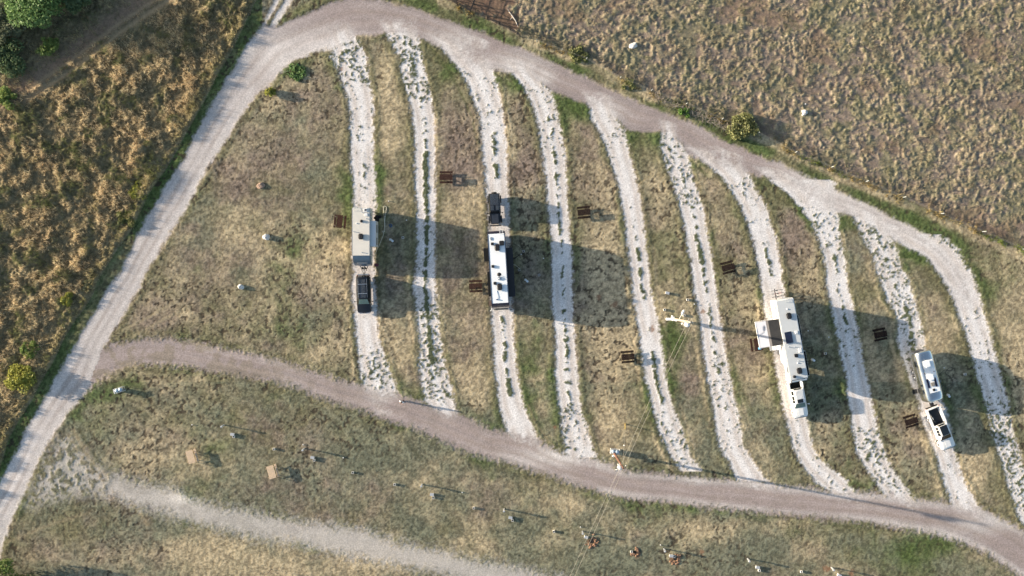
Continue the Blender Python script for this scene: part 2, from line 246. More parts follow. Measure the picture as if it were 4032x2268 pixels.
for j, k in enumerate(PAL):
    wts[k] += (fbm(GX, GY, 0.13, 100 + j, 4) - 0.5) * 3.4 + (fbm(GX, GY, 0.6, 140 + j, 3) - 0.5) * 1.9
near = np.maximum.reduce([sA, sB, lane_s, sC])
border = np.exp(-((near + 0.5) / 0.85) ** 2) * (near < 0.2)
wts['O'] += 1.1 * border; wts['G'] += 1.5 * border * sstep(0.45, 0.6, fbm(GX, GY, 0.12, 77, 2))
wts['D'] += 1.3 * np.exp(-((lane_s + 0.9) / 0.35) ** 2) * sstep(0.5, 0.6, fbm(GX, GY, 0.08, 78, 2))
# verge along the outer top road
verge = (sNE < 0) * np.exp(-((sA + 1.1) / 1.1) ** 2) * (vv < 650) * (uu > 720) * (vv < 60 + (uu - 900) * 0.5 )
wts['G'] += 1.9 * verge; wts['O'] += 1.0 * verge; wts['D'] += 1.6 * np.exp(-((sNE + 0.7) / 0.7) ** 2) * (uu > 1100)
# mown strip along the left road, tall grass's shade painted in as darker green
strip = (sNW < 0.1) * (sA < 0.1) * (uu < 660) * (sNW > -4.0) * (uu < (np.interp(vv, [v for u, v in reversed(NWE)], [u for u, v in reversed(NWE)]) + 45))
wts['G'] += 2.6 * strip; wts['O'] += 1.2 * strip
E = {k: np.exp(2.1 * wts[k]) for k in PAL}; T = sum(E.values())
col = np.zeros(SH + (3,))
for k in PAL: col += (E[k] / T)[..., None] * np.array(PAL[k])
# wider-grained mottling and dark soil gaps
f1 = fbm(GX, GY, 3.3, 201, 2, 0.8); f2 = fbm(GX, GY, 0.55, 202, 3)
lc4 = np.interp(vv, [p[1] for p in LANES[4]['L']], [p[0] for p in LANES[4]['L']])
streak = fbm(GX - lc4 * US, GY * .10, 1.5, 215, 3, .7)
col *= (1 + .42 * (streak - .5) * (uu > 860) * (vv < 1240))[..., None]
col *= (0.66 + 0.68 * sstep(0.22, 0.78, f1))[..., None] * (0.86 + 0.28 * f2)[..., None]
soil = sstep(0.62, 0.69, fbm(GX, GY, 2.1, 210, 2, 0.8)) * (.25 + .6 * sstep(.45, .65, fbm(GX, GY, .12, 211, 3) + .15 * ((uu > 340) & (uu < 880) & (vv < 850))))
col = col * (1 - soil[..., None]) + np.array((.055, .042, .030)) * soil[..., None]
# NE rough field
inNE = sstep(-0.15, 0.35, sNE)
cl = fbm(GX, GY, 1.9, 301, 3, 0.75) * .7 + .3 * fbm(GX, GY, .55, 306, 3); cb = fbm(GX, GY, 0.10, 302, 4)
ne = np.array((.24,.190,.150)) * (1 - sstep(.45, .60, cl))[..., None] + np.array((.36,.295,.190)) * sstep(.45, .60, cl)[..., None]
gsh = sstep(.48, .62, fbm(GX, GY, 0.5, 303, 4)) * 0.55
ne = ne * (1 - gsh[..., None]) + np.array((.185,.185,.10)) * gsh[..., None]
ne *= (0.75 + 0.5 * fbm(GX, GY, 3.0, 304, 2))[..., None] * (0.85 + 0.35 * cb)[..., None]
bare = sstep(.58, .70, fbm(GX, GY, 0.2, 305, 4)) * .55
ne = ne * (1 - bare[..., None]) + np.array((.19,.128,.088)) * bare[..., None] * (0.7 + 0.6 * f1)[..., None]
# dark soil line just beyond the fence, brown livestock pen at the top
dl = np.exp(-((sNE - 0.9) / 0.8) ** 2) * 0.45; ne = ne * (1 - dl[..., None]) + np.array((.10,.075,.055)) * dl[..., None]
pen = ((uu > 1100) & (uu < 1305) & (vv < 75)).astype(float) * sstep(-0.4, 0.6, sNE + edge_n) * sstep(.35, .5, f2 + .12)
ne = ne * (1 - .85 * pen[..., None]) + np.array((.155,.098,.068)) * .85 * pen[..., None] * (0.75 + 0.5 * f1)[..., None]
col = col * (1 - inNE[..., None]) + ne * inNE[..., None]
# NW meadow soil under the tall grass
inNW = sstep(-0.1, 0.3, sNW)
nwc = np.array((.20,.165,.095)) * (0.5 + 1.0 * f1)[..., None] * (0.7 + 0.6 * fbm(GX, GY, 0.3, 401, 4))[..., None]
tr = np.interp(uu, [-200, -20, 60, 170, 300, 420, 520], [400, 302, 255, 182, 82, 2, -70])      # dirt track through the meadow
td = (vv - tr) * US * 0.8
trk = np.exp(-((td + 1.9) / 1.6) ** 2)
nwc = nwc * (1 - .9 * trk[..., None]) + np.array((.235,.165,.115)) * .9 * trk[..., None] * (0.8 + .4 * f1)[..., None]
rut = np.exp(-((td - 0.1) / 0.35) ** 2) + np.exp(-((td + 1.0) / 0.3) ** 2) * .6
rut *= (uu > 60)
nwc = nwc * (1 - .8 * np.clip(rut, 0, 1)[..., None]) + np.array((.40,.30,.18)) * .8 * np.clip(rut, 0, 1)[..., None]
col = col * (1 - inNW[..., None]) + nwc * inNW[..., None]
# gravel colours
g1 = fbm(GX, GY, 1.5, 501, 4, .7); g2 = fbm(GX, GY, 0.22, 502, 3); g3 = fbm(GX, GY, 4.0, 503, 2, .7)
white = np.array((.72,.69,.67)); pink = np.array((.345,.288,.272)); pale = np.array((.54,.50,.475)); rutc = np.array((.60,.54,.495))
def pld(pl):
    p = np.array([[(u - 1288) * US, (724.5 - v) * US] for u, v in pl]); d = np.full(SH, 1e9)
    for a, b in zip(p, p[1:]):
        e = b - a; t = np.clip(((GX - a[0]) * e[0] + (GY - a[1]) * e[1]) / ((e ** 2).sum() + 1e-9), 0, 1)
        d = np.minimum(d, (GX - a[0] - t * e[0]) ** 2 + (GY - a[1] - t * e[1]) ** 2)
    return np.sqrt(d)
dO = dOu; dI = pld(ROADA_IN); tA = dO / (dO + dI + 1e-6)
kB = ROAD_B.index((2760,1470)) + 1; dU = pld(ROAD_B[:kB]); dL = pld(ROAD_B[kB:]); tB = dU / (dU + dL + 1e-6)
along = GX * .9 + GY * .45
stA = fbm(tA * 7, along * .06, 1.0, 520, 4, .7); stB = fbm(tB * 7, along * .06, 1.0, 521, 4, .7); stL = fbm(lane_t * 5, GY * .12, 1.0, 522, 4, .7)
ruA = np.clip(np.exp(-((tA - .36) / .075) ** 2) + np.exp(-((tA - .66) / .075) ** 2), 0, 1); ruB = np.clip(np.exp(-((tB - .36) / .08) ** 2) + np.exp(-((tB - .64) / .08) ** 2), 0, 1)
tracks = np.exp(-((lane_t - .25) / .12) ** 2) + np.exp(-((lane_t - .78) / .12) ** 2)
tracks = np.clip(tracks, 0, 1) * 0.95 * sstep(.3, .6, g2 + .12)
lanec = (white * (1 - tracks[..., None]) + rutc * tracks[..., None]) * (.86 + .28 * stL)[..., None]
# road A: pale on the left leg and where dust spills, pinkish on the arc and right leg
wA = np.clip(sstep(700, 560, uu) * 0.0 + np.exp(-((uu - 800) / 110) ** 2 - ((vv - 125) / 55) ** 2) * .9 + np.exp(-((uu - 1290) / 70) ** 2 - ((vv - 165) / 30) ** 2) * .8
     + np.exp(-((uu - 1140) / 60) ** 2 - ((vv - 110) / 40) ** 2) * .6 + np.exp(-((uu - 1520) / 40) ** 2 - ((vv - 285) / 30) ** 2) * .9 + np.exp(-((uu - 1370) / 25) ** 2 - ((vv - 195) / 20) ** 2) * .8
     + sstep(1880, 2100, uu) * .85 + sstep(1000, 1150, vv) * (uu < 320) * .6 + np.exp(-((uu - 690) / 45) ** 2 - ((vv - 150) / 70) ** 2) * .6, 0, 1)
wA = np.clip(wA + 0.35 * np.exp(-((sA - 0.9) / 0.7) ** 2) * (uu < 640) + (g2 - .5) * .5 + .22 * sstep(720, 600, uu), 0, 1)
lf = sstep(720, 600, uu)[..., None]; greyA = np.array((.45,.412,.395)) * lf + pink * (1 - lf)
stk = np.where(roadA_g >= roadB_g, .5 + 1.5 * (stA - .5), .5 + 1.5 * (stB - .5))
roadc = greyA * (1 - wA[..., None]) + pale * 1.12 * wA[..., None]
wB = np.clip((g2 - .5) * .7 + .5 * np.exp(-((sB - 0.5) / 0.5) ** 2) * (uu > 1500) + np.exp(-((uu - 1410) / 130) ** 2 - ((vv - 1150) / 22) ** 2) * .8
     + .8 * np.exp(-((uu - 2470) / 60) ** 2 - ((vv - 1320) / 25) ** 2) + .6 * np.exp(-((uu - 960) / 40) ** 2 - ((vv - 1000) / 20) ** 2), 0, 1)
thin = sstep(.45, .62, fbm(GX, GY, .9, 510, 4)) * np.clip(sstep(950, 500, uu) * .42 + .12 * (sB < 2.0), 0, 1)
rb = pink * (1 - wB[..., None]) + pale * 1.12 * wB[..., None]
rb = rb * (1 - thin[..., None]) + np.array((.22,.185,.125)) * thin[..., None]
roadc = np.where((roadA_g >= roadB_g)[..., None], roadc, rb)
roadc = roadc * (0.84 + 0.32 * stk)[..., None]
ru = np.where(roadA_g >= roadB_g, ruA, ruB)[..., None] * (.35 + .5 * sstep(.35, .6, g2))[..., None]
roadc = roadc * (1 - ru * .5) + np.array((.33,.262,.225)) * ru * .5
cc = np.array((.58,.54,.50)) * (.86 + .5 * np.exp(-((uu - 455) / 30) ** 2 - ((vv - 1252) / 14) ** 2))[..., None] * (1 - thin[..., None] * .3)
rs = np.maximum(sstep(-.3, 3.0, sA + edge_n * 2.2 + fe * 1.5), sstep(-.6, 1.6, sB + edge_n * 1.8 + fe * 1.5))
rs = np.maximum(rs, (1 - sstep(-.8, 1.0, lane_s + edge_n)) * (np.maximum(sA, sB) > 0))        # lane gravel spills over the road rim
lgs = np.where(np.maximum(sA, sB) > 0, sstep(-.8, 1.0, lane_s), lane_g)
gv = lanec * (lgs * (1 - rs))[..., None] + roadc * (1 - lgs * (1 - rs))[..., None]
onroad = (np.maximum(roadA_g, roadB_g) > 0.02)
gv = np.where((onroad | (lane_g > .02))[..., None], gv, np.where(((C_g > .02) | (S_g > .02))[..., None], cc, np.array((.56,.53,.51))))
gv = gv * (0.88 + 0.24 * g1)[..., None] * (0.86 + 0.28 * g3)[..., None]
weedc = np.array((.125,.140,.078)) * (0.7 + .6 * f1)[..., None]
jit = (fbm(GX, GY, .5, 530, 3) - .5) * 1.3 + fe * .5
for pl, off, wd_, cl_, st_ in [([(200,1080),(225,1125),(250,1162),(312,1217),(350,1260),(390,1312)], 0, .22, (.11,.11,.06), .6), ([(186,1084),(212,1130),(238,1170),(298,1225),(338,1270),(372,1320)], 0, .3, (.36,.29,.18), .6),
        ([(172,1092),(196,1136),(224,1178),(284,1236)], 0, .3, (.33,.27,.18), .5), ([(10,1345),(80,1320),(180,1285),(300,1275)], 0, .25, (.14,.13,.08), .45), ([(20,1365),(110,1325),(220,1290)], 0, .25, (.36,.29,.18), .4),
        ([(1010,1100),(1040,1135),(1080,1180),(1120,1230)], 1, .35, (.085,.085,.05), .65), ([(900,1130),(940,1180),(965,1230),(1000,1300),(1035,1335)], 1, .35, (.085,.085,.05), .55), ([(1110,1262),(1145,1306),(1167,1357),(1199,1392)], 1, .3, (.085,.085,.05), .65), ([(1180,1150),(1220,1200),(1260,1260),(1290,1330)], 1, .35, (.085,.085,.05), .5),
        ([(1500,1280),(1540,1330),(1580,1350)], 1, .35, (.09,.085,.05), .4), ([(1480,330),(1530,420),(1556,500),(1568,560)], 0, .12, (.10,.09,.05), .0), ([(1075,110),(1110,150),(1150,215),(1185,290),(1203,360)], 0, .16, (.10,.11,.045), .6), ([(1645,1000),(1700,1100),(1725,1190)], 0, .15, (.13,.12,.06), 0),
        ([(2008,500),(2045,560),(2068,620)], 0, .18, (.33,.26,.15), .6), ([(1330,1020),(1350,1070),(1390,1120)], 0, .2, (.33,.26,.16), .5), ([(990,905),(1010,960),(1045,1010)], 0, .15, (.10,.10,.05), .5), ([(1880,1000),(1915,1090),(1975,1180)], 0, .15, (.11,.10,.05), .5), ([(2140,1100),(2152,1160),(2160,1210)], 0, .13, (.12,.11,.06), .5), ([(300,835),(370,800),(440,760)], 0, .2, (.38,.32,.2), .5), ([(330,850),(400,810),(480,770)], 0, .2, (.38,.32,.2), .5), ([(1600,470),(1625,448),(1655,438),(1668,460)], 0, .14, (.42,.34,.2), .7)]:
    dd_ = pld(pl); m_ = np.exp(-((dd_ + off * np.abs(jit)) / wd_) ** 2) * st_ * sstep(.3, .5, f2 + .1)
    col = col * (1 - m_[..., None]) + np.array(cl_) * m_[..., None]
lw = (lane_g * weed * (1 - np.maximum(roadA_g, roadB_g)))
col = col * (1 - lw[..., None]) + weedc * lw[..., None]
streak2 = fbm(GX * .8 + GY * .3, GY * .3, 1.2, 216, 3)
alpha = np.where((C_g > .01) & (C_g >= grav - 1e-6), grav * .86, np.where((S_g > .01) & (S_g >= grav - 1e-6), grav * .75, grav))
col = col * (1 - alpha[..., None]) + gv * alpha[..., None]
rust = np.zeros(SH)
for (a, b, r) in [(1640,827,7),(1768,784,5),(858,173,5),(1488,1365,11),(1600,1395,9),(1698,1407,12),(1765,1390,7),(2080,1430,8),(2140,1440,8),(1395,1075,3),(1505,748,7),(1545,768,8)]:
    rust = np.maximum(rust, sstep(r * 1.3, r * .6, np.hypot(uu - a, vv - b) + (f1 - .5) * r * 1.6))
col = col * (1 - .75 * rust[..., None]) + np.array((.27,.15,.088)) * .75 * rust[..., None]
col = np.clip(col, 0.01, 0.9)
# heights
Z = 0.02 + 0.020 * sstep(.25, .8, f1) - 0.03 * soil + 0.04 * f2
Z = Z * (1 - grav) + 0.006 * g1 * grav
Z = Z + 0.0 * lw + 0.05 * np.exp(-((near + .55) / .35) ** 2) * (near < 0) * f1
Z = np.where(inNE > 0, Z * (1 - inNE) + inNE * (0.03 + 0.145 * sstep(.42, .70, cl) * (1 - .7 * bare) * (1 - .8 * pen) + .07 * f1), Z)
nwh = inNW * (1 - np.clip(trk + rut, 0, 1)) * (0.06 + 0.42 * sstep(.38, .66, fbm(GX, GY, 0.5, 601, 5, .8)) + .08 * sstep(.4, .7, f1))
Z = Z + nwh * sstep(-0.05, 0.5, sNW)
def ground_z(x, y):
    i = min(max(int(round((y + 47) / SP)), 0), SH[0] - 1); j = min(max(int(round((x + 80) / SP)), 0), SH[1] - 1)
    return float(Z[i, j])
# split the sheet into ground, road and lane objects (no overlap)
cls = np.zeros(SH, int)
cls[(C_g > .5)] = 2; cls[(S_g > .5)] = 2; cls[(N_g > .5)] = 3
lm = (lane_g > .5)
cls = np.where(lm & (np.maximum(roadA_g, roadB_g) <= .5), 10 + np.maximum(laneid, 0), cls)
cls[(roadB_g > .5)] = 4; cls[(roadA_g > .5) & (roadA_g >= roadB_g)] = 1
GM = attr_mat('ground_material', 0.34, s1=5.0, s2=14.0)
idx = np.arange(SH[0] * SH[1]).reshape(SH)
quads = np.stack([idx[:-1, :-1], idx[:-1, 1:], idx[1:, 1:], idx[1:, :-1]], -1).reshape(-1, 4)
fc = cls[:-1, :-1].reshape(-1)
VX = np.stack([GX.ravel(), GY.ravel(), Z.ravel()], -1); VC = col.reshape(-1, 3)
def raw_mesh(name, V, F, colr=None, smooth=True, m=None):
    me = bpy.data.meshes.new(name); k = F.shape[1]
    me.vertices.add(len(V)); me.vertices.foreach_set('co', np.ascontiguousarray(V, np.float32).ravel())
    me.loops.add(F.size); me.loops.foreach_set('vertex_index', np.ascontiguousarray(F, np.int32).ravel())
    me.polygons.add(len(F)); me.polygons.foreach_set('loop_start', np.arange(0, F.size, k, dtype=np.int32))
    me.polygons.foreach_set('loop_total', np.full(len(F), k, np.int32))
    me.update(calc_edges=True)
    if smooth: me.polygons.foreach_set('use_smooth', np.ones(len(F), bool))
    if colr is not None:
        a = me.color_attributes.new('Col', 'FLOAT_COLOR', 'POINT')
        a.data.foreach_set('color', np.concatenate([colr, np.ones((len(colr), 1))], 1).astype(np.float32).ravel())
    if m: me.materials.append(m)
    o = bpy.data.objects.new(name, me); C.objects.link(o); return o
def sub_sheet(name, c):
    q = quads[fc == c]
    if len(q) == 0: return
    used, inv = np.unique(q, return_inverse=True)
    o = raw_mesh(name, VX[used], inv.reshape(-1, 4), VC[used], True, GM); o['kind'] = 'structure'; return o
sub_sheet('ground', 0); sub_sheet('gravel_road', 1); sub_sheet('dirt_track', 2); sub_sheet('gravel_track', 3); sub_sheet('camp_road', 4)
for i in range(10): sub_sheet('gravel_lane', 10 + i)
# wide country beyond the fine sheet
bx = [-900, -400, -160, -80, 80, 160, 400, 900]; by = [-900, -400, -130, -47, 47, 130, 400, 900]
vs = []; fs = []
for y in by:
    for x in bx: vs.append((x, y, 0.02))
for j in range(7):
    for i in range(7):
        if i == 3 and j == 3: continue
        a = j * 8 + i; fs.append((a, a + 1, a + 9, a + 8))
o = raw_mesh('ground', np.array(vs), np.array(fs), np.tile(np.array((.19,.15,.09)), (64, 1)), False, GM); o['kind'] = 'structure'
# ------------------------------------------------------------------ grass as loose blades
BM = attr_mat('grass_material', 0.2, 0.9, True)
def blades(name, pos, h, colr, nb, wd, spread, label, lean=0.5, zb=None):
    n = len(pos); k = nb
    px = np.repeat(pos[:, 0], k) + rng.normal(0, spread, n * k); py = np.repeat(pos[:, 1], k) + rng.normal(0, spread, n * k)
    z0 = np.repeat(zb if zb is not None else np.zeros(n), k)
    hh = np.repeat(h, k) * rng.uniform(.55, 1.15, n * k); a = rng.uniform(0, 2 * np.pi, n * k); ww = wd * rng.uniform(.6, 1.5, n * k) * .5
    la = rng.uniform(0, 2 * np.pi, n * k); ll = hh * lean * rng.uniform(.2, 1.4, n * k)
    b1 = np.stack([px + np.cos(a) * ww, py + np.sin(a) * ww, z0 - .02], -1); b2 = np.stack([px - np.cos(a) * ww, py - np.sin(a) * ww, z0 - .02], -1)
    tp = np.stack([px + np.cos(la) * ll, py + np.sin(la) * ll, z0 + hh], -1)
    V = np.stack([b1, b2, tp], 1).reshape(-1, 3); F = np.arange(len(V)).reshape(-1, 3)
    cb = np.repeat(colr, k, 0) * rng.uniform(.65, 1.4, (n * k, 1)); cb = np.repeat(cb, 3, 0)
    o = raw_mesh(name, V, F, np.clip(cb, .01, .9), False, BM); o['kind'] = 'stuff'; o['label'] = label; o['category'] = 'grass'; return o
def sample(n, cond):
    x = rng.uniform(-79.5, 79.5, n); y = rng.uniform(-46.5, 46.5, n)
    i = np.clip(np.round((y + 47) / SP).astype(int), 0, SH[0] - 1); j = np.clip(np.round((x + 80) / SP).astype(int), 0, SH[1] - 1)
    p = cond[i, j]; k = rng.random(n) < p; return np.stack([x[k], y[k]], -1), i[k], j[k]
# tall meadow
den = np.clip(inNW * (1 - np.clip(trk * .8 + rut, 0, 1)), 0, 1) * np.where(sNW > 0.1, 1, 0)
pos, i, j = sample(190000, den)
nx, ny = pos[:, 0], pos[:, 1]
kn = fbm(nx, ny, .5, 601, 5, .8); kg = fbm(nx, ny, .5, 602, 3); kh = fbm(nx, ny, .6, 603, 3)
cD = np.array((.74,.60,.39)); cDk = np.array((.42,.35,.22)); cGn = np.array((.20,.22,.10)); cOr = np.array((.66,.51,.32))
t = sstep(.36, .6, kn)[:, None]; cN = cDk * (1 - t) + cD * t
t2 = sstep(.50, .64, kg)[:, None]; cN = cN * (1 - t2) + cGn * t2
t3 = (sstep(.55, .7, fbm(nx, ny, .2, 604, 3)) * .6)[:, None]; cN = cN * (1 - t3) + cOr * t3
e = np.exp(-((sNW[i, j] - .8) / .9) ** 2)[:, None] * .45; cN = cN * (1 - e) + np.array((.40,.39,.15)) * e
up = (vv[i, j] < tr[i, j] - 30)[:, None] * .6; cN = cN * (1 - up) + np.array((.27,.28,.16)) * up
hN = (.08 + .75 * kh * sstep(.38, .62, kn)) * sstep(0, .4, sNW[i, j]) + .10
blades('meadow_grass', pos, hN, cN, 7, .05, .11, 'tall tan and green grass filling the meadow left of the road', .75, Z[i, j])
# rough field
den = np.where(sNE > 0.1, 1, 0) * (.35 + .65 * sstep(.4, .6, cl)) * (1 - .8 * bare) * (1 - .92 * pen)
pos, i, j = sample(150000, den)
nx, ny = pos[:, 0], pos[:, 1]
t = sstep(.45, .65, fbm(nx, ny, 1.0, 611, 3))[:, None]; cE = np.array((.22,.178,.130)) * (1 - t) + np.array((.46,.385,.255)) * t
t = (sstep(.46, .60, fbm(nx, ny, .4, 612, 3)) * .75)[:, None]; cE = cE * (1 - t) + np.array((.22,.23,.11)) * t
blades('field_grass', pos, .10 + .17 * rng.random(len(pos)), cE, 6, .05, .12, 'clumpy dry grass over the rough field beyond the wire fence', .9, Z[i, j])
# fence-line weeds
den = np.exp(-((sNE + 0.1) / .35) ** 2) * (uu > 1150) * sstep(.42, .6, fbm(GX, GY, .35, 620, 3))
pos, i, j = sample(260000, den)
t = rng.random((len(pos), 1)); g_ = sstep(.42, .6, fbm(pos[:, 0], pos[:, 1], .25, 621, 2))[:, None]
cF = (np.array((.16,.21,.04)) * g_ + np.array((.36,.28,.12)) * (1 - g_)) * (.7 + .6 * t)
blades('fence_weeds', pos, .25 + .35 * rng.random(len(pos)), cF, 6, .06, .12, 'green and straw coloured weeds growing along the wire fence', .6, Z[i, j])
# mown grass
den = (1 - grav) * (sNW < 0) * (sNE < 0) * .9 * (1 - .8 * soil)
pos, i, j = sample(420000, den)
cM = col[i, j] * 1.12
blades('mown_grass', pos, .03 + .035 * rng.random(len(pos)), cM, 4, .04, .08, 'short patchy green and straw grass around the camping pitches', .55, Z[i, j])
# weeds in the gravel
den = np.clip(lw * .8, 0, 1)
pos, i, j = sample(420000, den)
blades('gravel_weeds', pos, .03 + .06 * rng.random(len(pos)), np.tile(np.array((.17,.19,.10)), (len(pos), 1)), 6, .05, .09, 'low dark green weeds growing in the white gravel lanes', .8, Z[i, j])
# ================================================================== object helpers
class MB:
    def __init__(s): s.bm = bmesh.new()
    def _fin(s, vs, M, bev, seg=2):
        if bev:
            es = list({e for v in vs for e in v.link_edges})
            r = bmesh.ops.bevel(s.bm, geom=es, offset=bev, segments=seg, affect='EDGES', clamp_overlap=True)
    def box(s, c, d, rz=0, bev=0, M=None, rx=0, ry=0, seg=2):
        m = Matrix.Translation(c) @ Euler((rx, ry, rz)).to_matrix().to_4x4() @ Matrix.Diagonal((d[0], d[1], d[2], 1))
        if M: m = M @ m
        r = bmesh.ops.create_cube(s.bm, size=1, matrix=m); s._fin(r['verts'], None, bev, seg); return s
    def cyl(s, a, b, r, r2=None, seg=12):
        a = Vector(a); b = Vector(b); d = b - a
        m = Matrix.Translation((a + b) / 2) @ d.to_track_quat('Z', 'Y').to_matrix().to_4x4()
        bmesh.ops.create_cone(s.bm, cap_ends=True, segments=seg, radius1=r, radius2=r if r2 is None else r2, depth=d.length, matrix=m); return s
    def tube(s, pts, r, seg=6):
        pts = [Vector(p) for p in pts]; rings = []
        for i, p in enumerate(pts):
            t = (pts[min(i + 1, len(pts) - 1)] - pts[max(i - 1, 0)]).normalized()
            q = t.to_track_quat('Z', 'Y'); rr = r[i] if isinstance(r, (list, tuple)) else r
            rings.append([s.bm.verts.new(p + q @ Vector((rr * math.cos(k * 2 * math.pi / seg), rr * math.sin(k * 2 * math.pi / seg), 0))) for k in range(seg)])
        for a, b in zip(rings, rings[1:]):
            for k in range(seg): s.bm.faces.new((a[k], a[(k + 1) % seg], b[(k + 1) % seg], b[k]))
        s.bm.faces.new(rings[0][::-1]); s.bm.faces.new(rings[-1]); return s
    def ball(s, c, r, seg=14, M=None):
        r = (r, r, r) if not hasattr(r, '__len__') else r
        bmesh.ops.create_uvsphere(s.bm, u_segments=seg, v_segments=max(6, seg * 2 // 3), radius=1, matrix=Matrix.Translation(c) @ (M or Matrix.Identity(4)) @ Matrix.Diagonal((*r, 1))); return s
    def prism(s, yz, x0, x1, bev=0):
        a = [s.bm.verts.new((x0, y, z)) for y, z in yz]; b = [s.bm.verts.new((x1, y, z)) for y, z in yz]; n = len(yz)
        s.bm.faces.new(a); s.bm.faces.new(b[::-1])
        for i in range(n): s.bm.faces.new((a[(i + 1) % n], a[i], b[i], b[(i + 1) % n]))
        s._fin(a + b, None, bev); return s
    def torus(s, c, R, r, axis='z', seg=20, ts=6, M=None):
        rings = []
        for i in range(seg):
            a = 2 * math.pi * i / seg; ring = []
            for k in range(ts):
                b = 2 * math.pi * k / ts; q = R + r * math.cos(b); p = Vector((q * math.cos(a), q * math.sin(a), r * math.sin(b)))
                if axis == 'x': p = Vector((p.z, p.x, p.y))
                if axis == 'y': p = Vector((p.x, p.z, p.y))
                ring.append(s.bm.verts.new((M @ p if M else p) + Vector(c)))
            rings.append(ring)
        for i in range(seg):
            for k in range(ts): s.bm.faces.new((rings[i][k], rings[(i + 1) % seg][k], rings[(i + 1) % seg][(k + 1) % ts], rings[i][(k + 1) % ts]))
        return s
    def quadstrip(s, rows):
        g = [[s.bm.verts.new(p) for p in row] for row in rows]
        for a, b in zip(g, g[1:]):
            for k in range(len(a) - 1): s.bm.faces.new((a[k], a[k + 1], b[k + 1], b[k]))
        return s
    def build(s, name, m, parent=None, ang=35):
        bmesh.ops.recalc_face_normals(s.bm, faces=s.bm.faces)
        me = bpy.data.meshes.new(name); s.bm.to_mesh(me); s.bm.free(); me.materials.append(m)
        me.polygons.foreach_set('use_smooth', [True] * len(me.polygons))
        try: me.set_sharp_from_angle(angle=D2R(ang))
        except Exception: pass
        o = bpy.data.objects.new(name, me); C.objects.link(o)
        if parent: o.parent = parent
        return o
def thing(name, label, cat, loc=(0, 0, 0), rz=0, group=None):
    o = bpy.data.objects.new(name, None); C.objects.link(o); o.location = loc; o.rotation_euler = (0, 0, rz)
    o.empty_display_size = .3
    return tag(o, label, cat, group)
def tag(o, label, cat, group=None):
    o['label'] = label; o['category'] = cat
    if group: o['group'] = group
    return o
def dup(o, parent=None):
    c = o.copy(); C.objects.link(c); c.parent = parent
    for ch in list(o.children): dup(ch, c)
    return c
def lay(p, z=None): p = Vector(p); p.z = (ground_z(p.x, p.y) if z is None else z); return p
# materials
white = mat('white_paint', (.80, .80, .79), .35, var=.03, coat=.3)
white_body = mat('white_side', (.82, .82, .80), .3, var=.02, coat=.5)
rv_white = mat('white_roof', (.86, .89, .90), .55, var=.035, scale=1.2)
rv_grey = mat('pale_grey_roof', (.58, .60, .60), .6, var=.04, scale=1.5)
cream = mat('cream_roof', (.66, .63, .565), .6, var=.04, scale=1.3)
cream_side = mat('cream_side', (.62, .60, .55), .4, var=.03)
blue_cap = mat('blue_grey_cap', (.085, .135, .19), .35, var=.15, scale=2, coat=.4)
black = mat('black_plastic', (.015, .015, .017), .45, var=.2)
blackp = mat('black_paint', (.010, .011, .013), .18, var=.1, coat=.8)
navy = mat('dark_navy_paint', (.020, .019, .034), .25, var=.15, coat=.6)
darkroof = mat('dark_rubber_roof', (.012, .013, .013), .9, var=.25, spec=.15)
glass = mat('dark_glass', (.012, .016, .020), .06, var=.05, spec=.8)
glassb = mat('teal_glass', (.10, .20, .21), .07, var=.25, scale=1.5, spec=.8)
rubber = mat('tyre_rubber', (.022, .022, .022), .85, var=.2)
chrome = mat('bright_metal', (.72, .72, .72), .25, 1.0, var=.04)
alu = mat('aluminium_skin', (.74, .75, .74), .26, 1.0, var=.05, scale=2)
aluw = mat('white_coated_aluminium', (.86, .88, .89), .45, .0, var=.03)
steel = mat('galvanised_steel', (.42, .47, .52), .42, .6, var=.10)
brownw = mat('dark_brown_slats', (.020, .011, .009), .9, spec=.2, var=.25, scale=6)
brownw2 = mat('red_brown_slats', (.042, .019, .015), .9, spec=.2, var=.25, scale=6)
tanw = mat('pale_timber', (.62, .47, .32), .75, var=.15, scale=5)
tanwd = mat('pale_timber_frame', (.42, .30, .18), .8, var=.2, scale=5)
polew = mat('weathered_pole', (.45, .36, .27), .85, var=.2, scale=4, bump=.4)
poler = mat('rusty_brown_pole', (.15, .072, .046), .8, var=.25, scale=3, bump=.4)
rockw = mat('white_limestone', (.62, .60, .57), .9, var=.14, scale=3, bump=.8, bscale=8)
rockb = mat('brown_sandstone', (.33, .23, .17), .9, var=.25, scale=4, bump=.8, bscale=8)
pvc = mat('white_pvc', (.74, .73, .70), .5, var=.06)
dark = mat('dark_hollow', (.006, .006, .006), .9, var=.1)
galv = mat('grey_metal_box', (.50, .52, .54), .5, .3, var=.08)
wire = mat('weathered_wire', (.40, .37, .30), .6, var=.1)
blue = mat('blue_plastic', (.02, .10, .24), .4, var=.2)
cyan = mat('light_blue_plastic', (.10, .38, .60), .3, var=.2, coat=.4)
maroon = mat('maroon_plastic', (.13, .035, .045), .5, var=.15)
redl = mat('red_lens', (.30, .012, .012), .25, var=.1)
